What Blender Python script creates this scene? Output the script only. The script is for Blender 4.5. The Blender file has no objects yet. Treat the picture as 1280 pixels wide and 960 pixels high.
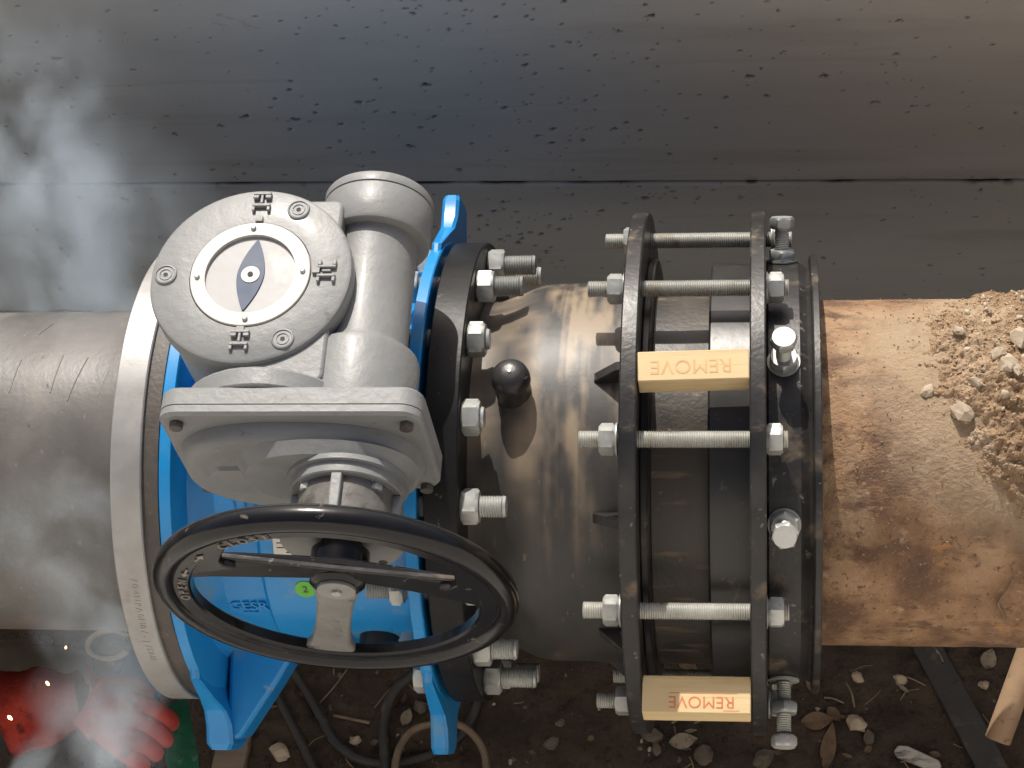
import bpy, bmesh, math, random
import numpy as np
from mathutils import Vector, Matrix, noise
R_ = math.radians
random.seed(7); rng = np.random.default_rng(7)
S = bpy.context.scene
C = S.collection

# ------------------------------------------------------------------ camera, world, sun, exposure
CAM = Vector((0.24600, -1.12599, 2.19726))
cr = Vector((0.99198411, 0.05949924, -0.11147814))
cu = Vector((0.00343634, 0.86917921, 0.49448527))
cd = Vector((-0.12631598, 0.49090461, -0.86200751))
FPX = 2493.24
cam_d = bpy.data.cameras.new('camera'); cam = bpy.data.objects.new('camera', cam_d); C.objects.link(cam)
m = Matrix((cr, cu, -cd)).transposed().to_4x4(); m.translation = CAM
cam.matrix_world = m
cam_d.sensor_width = 36; cam_d.lens = FPX / 1280 * 36; cam_d.clip_start = .05; cam_d.clip_end = 500
S.camera = cam

SUN_E, SUN_A = R_(45), R_(8)
sdir = Vector((-math.sin(SUN_A), math.cos(SUN_A) * math.cos(SUN_E), math.cos(SUN_A) * math.sin(SUN_E)))
W = bpy.data.worlds.new('World'); S.world = W; W.use_nodes = True
nt = W.node_tree; bg = nt.nodes['Background']
sky = nt.nodes.new('ShaderNodeTexSky'); sky.sky_type = 'NISHITA'; sky.sun_disc = False
sky.dust_density = 4.0; sky.air_density = .6; sky.ozone_density = .2; sky.sun_elevation = math.asin(sdir.z); sky.sun_rotation = math.atan2(sdir.x, sdir.y)
nt.links.new(sky.outputs[0], bg.inputs[0]); bg.inputs[1].default_value = 0.09
sun_d = bpy.data.lights.new('sun', 'SUN'); sun_d.energy = 3.5; sun_d.angle = R_(.5); sun_d.color = (1, .95, .87)
sun = bpy.data.objects.new('sun', sun_d); C.objects.link(sun)
sun.rotation_euler = sdir.to_track_quat('Z', 'Y').to_euler()
S.view_settings.view_transform = 'Standard'; S.view_settings.look = 'None'
S.view_settings.exposure = 0.40; S.view_settings.gamma = 1
S.render.engine = 'CYCLES'
S.cycles.volume_step_rate = 3.0; S.cycles.volume_max_steps = 96; S.cycles.volume_bounces = 4
S.cycles.caustics_reflective = False; S.cycles.caustics_refractive = False; S.cycles.blur_glossy = 1.0; S.cycles.sample_clamp_indirect = 2.0

def at(px, py, z):                      # photograph pixel -> point on the level z
    v = cd + cr * ((px - 640) / FPX) - cu * ((py - 480) / FPX)
    return CAM + v * ((z - CAM.z) / v.z)

# ------------------------------------------------------------------ materials
def mat(name, stops, scale=8, stretch=(1, 1, 1), rough=(.4, .6), metal=0.0, bump=.1, bscale=60, bdist=.002,
        layers=(), coat=0.0, detail=6, bstretch=(1, 1, 1), spec=.5, attr=None, swirl=0.0, vary=0.0):
    M = bpy.data.materials.new(name); M.use_nodes = True
    n = M.node_tree.nodes; L = M.node_tree.links
    b = n['Principled BSDF']
    tc = n.new('ShaderNodeTexCoord')
    def nz(sc, st, det=6, dis=0.0, off=0.0):
        mp = n.new('ShaderNodeMapping'); mp.inputs['Scale'].default_value = st; mp.inputs['Location'].default_value = (off, off * .7, off * 1.3)
        L.new(tc.outputs['Object'], mp.inputs['Vector'])
        t = n.new('ShaderNodeTexNoise'); t.inputs['Scale'].default_value = sc; t.inputs['Detail'].default_value = det
        t.inputs['Roughness'].default_value = .6; t.inputs['Distortion'].default_value = dis
        L.new(mp.outputs[0], t.inputs['Vector']); return t.outputs['Fac']
    f = nz(scale, stretch, detail, swirl)
    ramp = n.new('ShaderNodeValToRGB'); L.new(f, ramp.inputs[0])
    e = ramp.color_ramp.elements
    while len(e) < len(stops): e.new(.5)
    for i, (p, c) in enumerate(stops): e[i].position = p; e[i].color = (*c, 1)
    col = ramp.outputs[0]
    rr = n.new('ShaderNodeMapRange'); L.new(f, rr.inputs[0]); rr.inputs[1].default_value = .3; rr.inputs[2].default_value = .7
    rr.inputs[3].default_value = rough[0]; rr.inputs[4].default_value = rough[1]; ro = rr.outputs[0]
    for i, (sc, st, lo, hi, c, rg) in enumerate(layers):
        g = nz(sc, st, 7, .3, 3.1 * (i + 1))
        k = n.new('ShaderNodeMapRange'); L.new(g, k.inputs[0]); k.inputs[1].default_value = lo; k.inputs[2].default_value = hi
        mx = n.new('ShaderNodeMix'); mx.data_type = 'RGBA'; L.new(k.outputs[0], mx.inputs[0]); L.new(col, mx.inputs[6]); mx.inputs[7].default_value = (*c, 1)
        col = mx.outputs[2]
        if rg is not None:
            m2 = n.new('ShaderNodeMix'); m2.data_type = 'FLOAT'; L.new(k.outputs[0], m2.inputs[0]); L.new(ro, m2.inputs[2]); m2.inputs[3].default_value = rg; ro = m2.outputs[0]
    if attr:
        a = n.new('ShaderNodeAttribute'); a.attribute_name = attr[0]
        mx = n.new('ShaderNodeMix'); mx.data_type = 'RGBA'; L.new(a.outputs['Fac'], mx.inputs[0]); L.new(col, mx.inputs[6]); mx.inputs[7].default_value = (*attr[1], 1)
        col = mx.outputs[2]
    if vary:
        oi = n.new('ShaderNodeObjectInfo'); vr = n.new('ShaderNodeMapRange'); L.new(oi.outputs['Random'], vr.inputs[0]); vr.inputs[3].default_value = 1 - vary; vr.inputs[4].default_value = 1 + vary * .35
        hv = n.new('ShaderNodeHueSaturation'); L.new(vr.outputs[0], hv.inputs['Value']); L.new(col, hv.inputs['Color']); col = hv.outputs[0]
    L.new(col, b.inputs['Base Color']); L.new(ro, b.inputs['Roughness'])
    b.inputs['Metallic'].default_value = metal; b.inputs['Coat Weight'].default_value = coat; b.inputs['Coat Roughness'].default_value = .12
    b.inputs['Specular IOR Level'].default_value = spec
    if bump:
        bn = n.new('ShaderNodeBump'); bn.inputs['Strength'].default_value = bump; bn.inputs['Distance'].default_value = bdist
        L.new(nz(bscale, bstretch, 4), bn.inputs['Height']); L.new(bn.outputs[0], b.inputs['Normal'])
    return M

one = (1, 1, 1)
M = {}
M['grey'] = mat('grey_machine_paint', [(.3, (.225, .23, .225)), (.7, (.26, .264, .258))], 14, rough=(.42, .54), bump=.5, bscale=75, bdist=.0018,
                layers=[(30, one, .65, .73, (.17, .16, .14), .6), (9, one, .57, .75, (.25, .245, .22), .5), (50, (1, 1, .25), .66, .74, (.21, .19, .16), .55)], coat=.15)
M['grey_dirty'] = mat('grey_paint_greasy', [(.3, (.09, .085, .078)), (.7, (.19, .182, .165))], 25, rough=(.35, .55), bump=.4, bscale=110,
                      layers=[(40, one, .55, .68, (.08, .07, .06), .5)])
M['blue'] = mat('blue_epoxy_paint', [(.3, (.008, .225, .56)), (.7, (.012, .255, .61))], 10, rough=(.28, .38), bump=.22, bscale=70, bdist=.001,
                layers=[(12, one, .60, .72, (.08, .25, .44), .4), (60, one, .68, .75, (.05, .13, .26), .5), (26, one, .64, .72, (.17, .27, .36), .55)], coat=.08)
M['black_flange'] = mat('black_flange_coating', [(.3, (.007, .007, .008)), (.75, (.014, .0135, .0135))], 18, spec=.25, rough=(.34, .48), bump=.3, bscale=120, bdist=.0008, layers=[(16, one, .64, .82, (.07, .06, .05), .55), (80, one, .66, .74, (.18, .16, .14), .6)])
M['black'] = mat('black_bitumen_coating', [(.3, (.012, .012, .013)), (.75, (.024, .023, .023))], 18, spec=.35, rough=(.30, .45), bump=.2, bscale=80, bdist=.001,
                 layers=[(14, (1, 1, 1), .52, .72, (.10, .085, .065), .55), (55, one, .66, .74, (.17, .15, .12), .6)])
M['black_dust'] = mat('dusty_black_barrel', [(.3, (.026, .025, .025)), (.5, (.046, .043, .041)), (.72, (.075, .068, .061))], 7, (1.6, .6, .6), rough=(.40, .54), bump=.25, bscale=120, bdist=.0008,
                      layers=[(16, (1.2, .5, .5), .58, .76, (.10, .075, .05), .5), (130, (1, .3, .3), .64, .74, (.20, .16, .11), .6)], attr=('dust', (.29, .225, .155)))  # attribute colour: dusty tan that also carries the sunlit tone
M['black_rim'] = mat('scuffed_black_flange_edge', [(.3, (.020, .020, .020)), (.7, (.045, .042, .040))], 22, spec=.4, rough=(.3, .45), bump=.4, bscale=150, bdist=.001, metal=.1,
                     layers=[(20, one, .57, .74, (.16, .12, .08), .6), (90, one, .63, .71, (.24, .21, .18), .6)])
M['sleeve'] = mat('brown_coated_sleeve', [(.3, (.018, .016, .014)), (.7, (.06, .048, .035))], 20, (1, .4, .4), rough=(.4, .55), bump=.5, bscale=160, bdist=.0012,
                  layers=[(26, (.4, 3, 3), .57, .72, (.16, .115, .065), .6), (70, one, .66, .74, (.28, .22, .15), .6)])
M['sleeve_dark'] = mat('smooth_dark_sleeve', [(.3, (.018, .018, .018)), (.7, (.034, .032, .031))], 10, rough=(.28, .4), bump=.15, bscale=90, bdist=.0008,
                       layers=[(40, one, .62, .72, (.18, .14, .1), .5)])
M['zinc'] = mat('zinc_plated_steel', vary=.28, stops=[(.3, (.42, .43, .41)), (.7, (.55, .56, .53))], scale=40, rough=(.42, .56), metal=.5, bump=.15, bscale=200, bdist=.0005,
                layers=[(60, one, .60, .70, (.36, .31, .24), .6), (18, one, .58, .72, (.44, .42, .37), .55)])
M['zinc_yellow'] = mat('dusty_zinc_thread', vary=.25, stops=[(.3, (.46, .46, .42)), (.7, (.60, .60, .55))], scale=30, rough=(.38, .55), metal=.45, bump=.1, bscale=200, bdist=.0005,
                       layers=[(25, one, .58, .72, (.36, .29, .18), .6)])
M['silver'] = mat('machined_flange_steel', [(.3, (.30, .295, .285)), (.7, (.41, .402, .39))], 16, rough=(.36, .5), metal=.35, bump=.25, bscale=120, bdist=.0006,
                  layers=[(24, one, .6, .72, (.27, .24, .2), .6), (70, one, .68, .74, (.12, .1, .085), .6)])
M['faint_mark'] = mat('shallow_stamp', [(.3, (.30, .28, .255)), (.7, (.36, .34, .31))], 60, rough=(.5, .6), bump=0, metal=.3)
M['scratch'] = mat('pale_scratch', [(.3, (.22, .20, .175)), (.7, (.30, .275, .245))], 60, rough=(.5, .6), bump=0)
M['gasket'] = mat('dark_rusty_ring', [(.3, (.06, .052, .047)), (.7, (.10, .085, .072))], 30, rough=(.45, .6), bump=.5, bscale=170, bdist=.0015,
                  layers=[(70, one, .60, .70, (.17, .13, .095), .7)])
M['pipe_left'] = mat('grey_brown_pipe_coating', [(.3, (.10, .095, .089)), (.7, (.165, .156, .146))], 8, (1, .5, .5), rough=(.32, .46), bump=.4, bscale=110, bdist=.001,
                     layers=[(10, one, .56, .74, (.19, .17, .145), .5), (5, (1, .6, .6), .56, .72, (.085, .075, .065), .42), (70, one, .67, .73, (.05, .045, .04), .5), (160, (1, .4, .4), .64, .72, (.24, .21, .18), .5)])
M['rust'] = mat('rusty_earthy_pipe', [(.30, (.065, .038, .024)), (.43, (.19, .105, .056)), (.55, (.31, .185, .10)), (.70, (.41, .275, .165))], 14, (1, .7, .7), rough=(.75, .95), bump=1.0, bscale=190, bdist=.0026, bstretch=(.8, 1, 1),
                layers=[(6, one, .58, .72, (.30, .22, .15), None), (18, (.7, 1.3, 1.3), .51, .62, (.13, .072, .042), None), (70, one, .66, .73, (.10, .06, .04), None), (16, one, .62, .72, (.48, .23, .08), None), (45, one, .62, .72, (.38, .27, .17), None), (130, one, .58, .67, (.11, .06, .035), None), (240, one, .62, .70, (.40, .28, .17), None), (60, (.5, 1, 1), .64, .74, (.44, .30, .18), None)],
                attr=('dust', (.36, .265, .17)))
M['wood'] = mat('pale_sawn_timber', [(.3, (.58, .43, .225)), (.7, (.69, .54, .30))], 12, (.25, 2.2, 2.2), rough=(.6, .75), bump=.25, bscale=60, bstretch=(.15, 3, 3), bdist=.0008,
                layers=[(30, (.12, 4, 4), .52, .72, (.52, .34, .14), None), (8, one, .60, .78, (.48, .35, .19), None), (60, one, .70, .78, (.16, .10, .05), None)])
M['wood_old'] = mat('weathered_timber', [(.3, (.10, .075, .055)), (.7, (.22, .17, .125))], 14, (.3, 3, 3), rough=(.7, .9), bump=.6, bscale=40, bstretch=(.2, 3, 3), bdist=.002,
                    layers=[(30, one, .6, .7, (.05, .04, .03), None)])
M['red_print'] = mat('red_stamp_ink', [(.3, (.50, .13, .05)), (.7, (.62, .24, .10))], 80, rough=(.7, .8), bump=0)
M['faint_print'] = mat('faded_stamp_ink', [(.3, (.54, .33, .145)), (.7, (.64, .44, .21))], 80, rough=(.7, .8), bump=0)
M['concrete'] = mat('cast_concrete', [(.28, (.40, .40, .385)), (.5, (.455, .452, .43)), (.75, (.51, .505, .475))], 3.0, (.5, 2.2, 2.6), rough=(.7, .9), bump=.35, bscale=90, bdist=.001, bstretch=(.5, 1, 1),
                    layers=[(9, (.14, 1, 2.2), .54, .80, (.34, .32, .285), None), (5, (.6, 1, 1), .60, .72, (.48, .45, .39), None), (7, (1, 1, 1.5), .70, .77, (.25, .175, .10), None), (120, one, .66, .74, (.25, .235, .21), None)],
                    attr=('grime', (.012, .011, .010)))  # near-black for painted pit shade and the dark joint
M['dirt'] = mat('dark_damp_soil', [(.28, (.026, .018, .012)), (.5, (.052, .036, .025)), (.75, (.095, .068, .046))], 16, rough=(.8, 1), bump=1, bscale=130, bdist=.006,
                layers=[(70, one, .62, .72, (.075, .05, .032), None), (5, one, .52, .7, (.045, .026, .016), None), (220, one, .68, .74, (.16, .13, .10), None)])
M['dirt_pale'] = mat('pale_clay_rubble', [(.28, (.19, .115, .06)), (.5, (.33, .22, .13)), (.75, (.48, .37, .25))], 14, rough=(.85, 1), bump=1, bscale=160, bdist=.005,
                     layers=[(10, one, .58, .72, (.50, .42, .33), None), (45, one, .60, .70, (.26, .15, .07), None)])
M['bank_clay'] = mat('pale_sandy_clay', [(.28, (.52, .49, .44)), (.5, (.62, .59, .54)), (.75, (.68, .65, .60))], 6, rough=(.85, 1), bump=1, bscale=40, bdist=.01)  # whitened clay, reflects fill light from the unseen bank
M['bolt_dark'] = mat('dark_rusty_bolt', [(.3, (.06, .05, .042)), (.7, (.14, .115, .095))], 60, rough=(.45, .6), bump=.4, bscale=160)
M['grit'] = mat('clay_grit', [(.3, (.22, .135, .07)), (.5, (.36, .25, .15)), (.7, (.50, .40, .28))], 35, rough=(.85, 1), bump=.6, bscale=200)
M['stone_pale'] = mat('pale_stone', [(.3, (.36, .28, .19)), (.7, (.54, .46, .35))], 30, rough=(.8, .95), bump=.7, bscale=120, layers=[(60, one, .6, .7, (.25, .2, .14), None)])
M['stone'] = mat('dull_stone', [(.3, (.08, .062, .046)), (.7, (.19, .155, .12))], 30, rough=(.8, .95), bump=.7, bscale=120, layers=[(60, one, .6, .7, (.3, .26, .21), None)])
M['leaf'] = mat('dry_brown_leaf', [(.3, (.09, .055, .03)), (.7, (.19, .125, .068))], 40, rough=(.6, .8), bump=.5, bscale=120, layers=[(80, one, .6, .7, (.08, .05, .03), None)])
M['leaf_pale'] = mat('pale_dry_leaf', [(.3, (.19, .15, .105)), (.7, (.30, .25, .185))], 40, rough=(.6, .8), bump=.5, bscale=120, layers=[(70, one, .56, .66, (.10, .08, .06), None)])
M['stick'] = mat('dry_twig', [(.3, (.15, .10, .06)), (.7, (.30, .23, .15))], 50, rough=(.8, .9), bump=.5, bscale=120)
M['birch'] = mat('white_bark_chip', [(.35, (.05, .045, .04)), (.5, (.45, .42, .38)), (.75, (.58, .55, .5))], 55, (.5, 2, 1), rough=(.8, .9), bump=.6, bscale=120)
M['pole'] = mat('tan_wooden_pole', [(.3, (.30, .19, .11)), (.7, (.43, .29, .18))], 18, rough=(.6, .75), bump=.3, bscale=80, layers=[(50, one, .6, .7, (.16, .11, .08), None)])
M['hose'] = mat('black_rubber_hose', [(.3, (.02, .02, .02)), (.7, (.045, .042, .04))], 40, rough=(.5, .7), bump=.3, bscale=150, layers=[(30, one, .58, .7, (.10, .08, .06), .8)])
M['hoop'] = mat('muddy_tan_hose', [(.3, (.12, .085, .055)), (.7, (.22, .165, .11))], 40, rough=(.6, .8), bump=.3, bscale=150)
M['wheel'] = mat('worn_black_enamel', [(.3, (.006, .006, .007)), (.7, (.010, .010, .011))], 14, spec=.3, rough=(.14, .26), bump=.18, bscale=70, bdist=.001,
                 layers=[(9, one, .62, .80, (.035, .029, .024), .4), (60, one, .66, .73, (.11, .09, .07), .6)], coat=.12)
M['wheel_worn'] = mat('worn_grey_spoke', [(.3, (.12, .117, .11)), (.7, (.22, .215, .205))], 22, rough=(.45, .6), bump=.4, bscale=90,
                      layers=[(35, one, .58, .68, (.055, .048, .04), .6), (60, one, .64, .7, (.22, .13, .07), .7)])
M['wheel_text'] = mat('rubbed_raised_letters', [(.3, (.16, .14, .12)), (.7, (.32, .29, .26))], 120, rough=(.45, .6), bump=0, metal=.2)
M['white'] = mat('cream_white_ring', [(.3, (.54, .52, .47)), (.7, (.60, .58, .52))], 10, rough=(.3, .4), bump=.05)
M['dial'] = mat('pale_indicator_plate', [(.3, (.34, .335, .33)), (.7, (.39, .385, .375))], 10, rough=(.3, .4), bump=.1, bscale=40, layers=[(14, one, .62, .72, (.5, .48, .45), None)])
M['navy'] = mat('navy_pointer', [(.3, (.022, .048, .10)), (.7, (.032, .062, .125))], 30, rough=(.45, .55), bump=.03, bscale=60, layers=[(90, one, .70, .76, (.2, .24, .3), None)])
M['dark_hole'] = mat('dark_socket', [(.3, (.02, .02, .02)), (.7, (.04, .035, .03))], 50, rough=(.6, .8), bump=0)
M['green_dot'] = mat('green_sticker', [(.3, (.10, .42, .03)), (.7, (.16, .50, .05))], 40, rough=(.4, .5), bump=0)
M['label'] = mat('cream_label', [(.3, (.70, .66, .56)), (.7, (.78, .74, .65))], 30, rough=(.4, .5), bump=0)
M['ink'] = mat('dark_ink', [(.3, (.03, .03, .03)), (.7, (.06, .06, .06))], 30, rough=(.5, .6), bump=0)
M['red_glove'] = mat('red_welding_leather', [(.3, (.36, .035, .027)), (.7, (.58, .10, .07))], 30, spec=.2, rough=(.8, .95), bump=.6, bscale=90, bdist=.003, layers=[(30, one, .58, .7, (.17, .03, .025), None)])
M['navy_cloth'] = mat('dark_navy_cloth', [(.3, (.012, .013, .018)), (.7, (.028, .03, .036))], 40, rough=(.8, .95), bump=.6, bscale=200)
M['khaki_cloth'] = mat('dusty_khaki_cloth', [(.3, (.20, .165, .12)), (.7, (.30, .25, .19))], 20, rough=(.8, .95), bump=.5, bscale=120)
M['blue_glove'] = mat('blue_work_glove', [(.3, (.02, .08, .22)), (.7, (.04, .13, .32))], 40, rough=(.6, .8), bump=.5, bscale=150)
M['cream_cuff'] = mat('cream_knit_cuff', [(.3, (.60, .54, .38)), (.7, (.72, .66, .5))], 60, rough=(.8, .9), bump=.6, bscale=200)
M['green_cloth'] = mat('green_woven_strap', [(.3, (.01, .13, .07)), (.7, (.03, .24, .14))], 30, (1, 4, 1), rough=(.6, .8), bump=.6, bscale=120, layers=[(120, (1, .2, 1), .6, .7, (.22, .34, .22), None)])
def emit(name, c, s):
    m_ = bpy.data.materials.new(name); m_.use_nodes = True; n = m_.node_tree.nodes; b = n['Principled BSDF']
    t = n.new('ShaderNodeTexNoise'); r = n.new('ShaderNodeMapRange'); r.inputs[3].default_value = s * .8; r.inputs[4].default_value = s * 1.2
    m_.node_tree.links.new(t.outputs[0], r.inputs[0]); m_.node_tree.links.new(r.outputs[0], b.inputs['Emission Strength'])
    b.inputs['Base Color'].default_value = (.1, .05, .02, 1); b.inputs['Emission Color'].default_value = (*c, 1); return m_
M['spark'] = emit('glowing_spark', (1, .5, .18), 14)
M['arc'] = emit('welding_arc_glow', (.55, .75, 1), 40)

# ------------------------------------------------------------------ mesh helpers
def finish(bm, angle=32):
    bmesh.ops.recalc_face_normals(bm, faces=bm.faces)
    for f in bm.faces: f.smooth = True
    ca = math.radians(angle)
    for e in bm.edges:
        if len(e.link_faces) == 2 and e.calc_face_angle(0) > ca: e.smooth = False
def tag(o, label=None, cat=None, group=None, kind=None):
    if label: o['label'] = label
    if cat: o['category'] = cat
    if group: o['group'] = group
    if kind: o['kind'] = kind
    return o
def obj(name, bm, material, parent=None, bevel=0.0, seg=2, angle=32, kind=None, label=None):
    if parent is not None:
        off = Vector(parent.get('_org', (0, 0, 0))); bmesh.ops.translate(bm, verts=bm.verts, vec=-off)
    finish(bm, angle)
    me = bpy.data.meshes.new(name); bm.to_mesh(me); bm.free()
    me.materials.append(M[material] if isinstance(material, str) else material)
    o = bpy.data.objects.new(name, me); C.objects.link(o)
    if parent is not None:
        o.parent = parent
        if '_org' in parent: o['_org'] = parent['_org']
    if bevel:
        b = o.modifiers.new('bevel', 'BEVEL'); b.width = bevel; b.segments = seg; b.limit_method = 'ANGLE'; b.angle_limit = R_(38); b.harden_normals = False
    if kind: o['kind'] = kind
    if label: o['label'] = label
    return o
def thing(name, loc, label, cat, group=None):
    o = bpy.data.objects.new(name, None); C.objects.link(o); o.location = loc; o['_org'] = tuple(loc); o.empty_display_size = .02
    return tag(o, label, cat, group)
def single(name, bm, material, loc, label, cat, group=None, **k):      # a thing that is one mesh, origin at loc
    bmesh.ops.translate(bm, verts=bm.verts, vec=-Vector(loc))
    o = obj(name, bm, material, **k); o.location = loc
    return tag(o, label, cat, group)
def dup(root, loc, rot=None, label=None, scale=None):
    def cp(o, par):
        c = o.copy(); C.objects.link(c)
        if par is not None: c.parent = par
        for ch in o.children: cp(ch, c)
        return c
    r = cp(root, None); r.location = loc
    if rot is not None: r.rotation_euler = rot
    if scale is not None: r.scale = scale
    if label: r['label'] = label
    return r
AX = {'x': Matrix(((0, 0, 1), (1, 0, 0), (0, 1, 0))), 'y': Matrix(((1, 0, 0), (0, 0, 1), (0, 1, 0))), 'z': Matrix.Identity(3)}
# axis a: local (u,v,w) -> world; w runs along the axis
def B(): return bmesh.new()
def lathe(bm, prof, c, axis, seg=64, closed=False, a0=0, a1=2 * math.pi):
    # prof: list of (r, w)
    mt = AX[axis]; c = Vector(c); full = abs(a1 - a0 - 2 * math.pi) < 1e-6
    n = seg if full else seg + 1
    rings = []
    for (r, w) in prof:
        if r < 1e-6: rings.append([bm.verts.new(c + mt @ Vector((0, 0, w)))]); continue
        rings.append([bm.verts.new(c + mt @ Vector((r * math.cos(a0 + (a1 - a0) * i / seg), r * math.sin(a0 + (a1 - a0) * i / seg), w))) for i in range(n)])
    pairs = list(zip(rings[:-1], rings[1:]))
    if closed: pairs.append((rings[-1], rings[0]))
    for A, D in pairs:
        for i in range(seg):
            j = (i + 1) % n
            if len(A) == 1 and len(D) == 1: continue
            if len(A) == 1: bm.faces.new((A[0], D[i], D[j]))
            elif len(D) == 1: bm.faces.new((A[i], A[j], D[0]))
            else: bm.faces.new((A[i], A[j], D[j], D[i]))
    return bm
def cyl(bm, c, axis, r, w0, w1, ch=0.0, seg=48, ri=0.0):
    if ri > 0: p = [(ri, w0), (r - ch, w0), (r, w0 + ch), (r, w1 - ch), (r - ch, w1), (ri, w1)] if ch else [(ri, w0), (r, w0), (r, w1), (ri, w1)]
    else: p = [(0, w0), (r - ch, w0), (r, w0 + ch), (r, w1 - ch), (r - ch, w1), (0, w1)] if ch else [(0, w0), (r, w0), (r, w1), (0, w1)]
    return lathe(bm, p, c, axis, seg, closed=ri > 0)
def prism(bm, poly, axis, w0, w1, c=(0, 0, 0)):
    mt = AX[axis]; c = Vector(c)
    A = [bm.verts.new(c + mt @ Vector((u, v, w0))) for u, v in poly]; D = [bm.verts.new(c + mt @ Vector((u, v, w1))) for u, v in poly]
    bm.faces.new(A); bm.faces.new(D[::-1])
    for i in range(len(poly)): j = (i + 1) % len(poly); bm.faces.new((A[i], D[i], D[j], A[j]))
    return bm
def loft(bm, polys, axis, c=(0, 0, 0)):          # polys: [(w, [(u,v)...])] same count, capped
    mt = AX[axis]; c = Vector(c)
    rg = [[bm.verts.new(c + mt @ Vector((u, v, w))) for u, v in p] for w, p in polys]
    for A, D in zip(rg[:-1], rg[1:]):
        for i in range(len(A)): j = (i + 1) % len(A); bm.faces.new((A[i], A[j], D[j], D[i]))
    bm.faces.new(rg[0]); bm.faces.new(rg[-1][::-1]); return bm
def box(bm, lo, hi):
    return prism(bm, [(lo[0], lo[1]), (hi[0], lo[1]), (hi[0], hi[1]), (lo[0], hi[1])], 'z', lo[2], hi[2])
def rrect(x0, x1, y0, y1, r, n=5):
    p = []
    for cx, cy, a in ((x1 - r, y1 - r, 0), (x0 + r, y1 - r, 90), (x0 + r, y0 + r, 180), (x1 - r, y0 + r, 270)):
        for i in range(n + 1): t = R_(a + 90 * i / n); p.append((cx + r * math.cos(t), cy + r * math.sin(t)))
    return p
def ell(cx, cy, a, b, n=48, e=2.0):
    out = []
    for i in range(n):
        t = 2 * math.pi * i / n; c_, s_ = math.cos(t), math.sin(t)
        out.append((cx + a * math.copysign(abs(c_) ** (2 / e), c_), cy + b * math.copysign(abs(s_) ** (2 / e), s_)))
    return out
def tube(bm, pts, r, seg=8, cap=True):
    pts = [Vector(p) for p in pts]; rings = []; up = Vector((.13, .21, .97))
    for i, p in enumerate(pts):
        d = (pts[min(i + 1, len(pts) - 1)] - pts[max(i - 1, 0)]).normalized()
        a = d.cross(up).normalized(); b = d.cross(a); rr = r[i] if isinstance(r, (list, tuple)) else r
        rings.append([bm.verts.new(p + (a * math.cos(2 * math.pi * k / seg) + b * math.sin(2 * math.pi * k / seg)) * rr) for k in range(seg)])
    for A, D in zip(rings[:-1], rings[1:]):
        for k in range(seg): j = (k + 1) % seg; bm.faces.new((A[k], A[j], D[j], D[k]))
    if cap: bm.faces.new(rings[0]); bm.faces.new(rings[-1][::-1])
    return bm
def spline(pts, n=10):
    P = [Vector(p) for p in pts]; P = [P[0] * 2 - P[1]] + P + [P[-1] * 2 - P[-2]]; out = []
    for i in range(1, len(P) - 2):
        for k in range(n):
            t = k / n; a, b, c, d = P[i - 1:i + 3]
            out.append(.5 * ((2 * b) + (c - a) * t + (2 * a - 5 * b + 4 * c - d) * t * t + (3 * b - a - 3 * c + d) * t ** 3))
    return out + [P[-2]]
def hexnut(bm, axis, af, w0, w1, rot=0.0, c=(0, 0, 0), bore=0.0):
    R = af / math.sqrt(3); rr = []
    h = w1 - w0; ch = min(.0028, h * .2)
    mt = AX[axis]; c = Vector(c)
    N = 24
    def ring(w, k):
        out = []
        for i in range(N):
            t = 2 * math.pi * i / N; tm = (t % (math.pi / 3)) - math.pi / 6
            rad = (af / 2) / math.cos(tm); rad = min(rad, k)
            out.append(bm.verts.new(c + mt @ Vector((rad * math.cos(t + rot), rad * math.sin(t + rot), w))))
        return out
    rs = [ring(w0, af * .48), ring(w0 + ch, R), ring(w1 - ch, R), ring(w1, af * .48)]
    for A, D in zip(rs[:-1], rs[1:]):
        for i in range(N): j = (i + 1) % N; bm.faces.new((A[i], A[j], D[j], D[i]))
    bm.faces.new(rs[0]); bm.faces.new(rs[-1][::-1]); return bm
def thread(bm, axis, r, w0, w1, pitch=.0026, c=(0, 0, 0), seg=20):
    n = max(2, int((w1 - w0) / pitch)); p = [(0, w0), (r * .86, w0)]
    for i in range(n): p += [(r, w0 + (i + .5) * (w1 - w0) / n), (r * .87, w0 + (i + 1) * (w1 - w0) / n)]
    p += [(0, w1)]; return lathe(bm, p, c, axis, seg)
FONT_CACHE = {}
def textbm(s, size, depth, mt):
    cu_ = bpy.data.curves.new('lettering', 'FONT'); cu_.body = s; cu_.size = size; cu_.extrude = depth; cu_.align_x = 'CENTER'; cu_.align_y = 'CENTER'; cu_.resolution_u = 3
    o = bpy.data.objects.new('lettering', cu_); C.objects.link(o)
    dg = bpy.context.evaluated_depsgraph_get(); me = bpy.data.meshes.new_from_object(o.evaluated_get(dg))
    bm = B(); bm.from_mesh(me); bpy.data.objects.remove(o); bpy.data.curves.remove(cu_); bpy.data.meshes.remove(me)
    bmesh.ops.transform(bm, matrix=mt, verts=bm.verts); return bm
def frame(o, x, y, z): return Matrix((Vector(x).to_4d(), Vector(y).to_4d(), Vector(z).to_4d(), Vector(o).to_4d())).transposed() if False else Matrix(((x[0], y[0], z[0], o[0]), (x[1], y[1], z[1], o[1]), (x[2], y[2], z[2], o[2]), (0, 0, 0, 1)))
def radial(th): return Vector((0, -math.cos(R_(th)), math.sin(R_(th))))          # unit radial at angle th (0 = near side, 90 = up)
def tang(th): return Vector((0, math.sin(R_(th)), math.cos(R_(th))))
def join(a, b_):
    me = bpy.data.meshes.new('t'); b_.to_mesh(me); b_.free(); a.from_mesh(me); bpy.data.meshes.remove(me); return a
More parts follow.
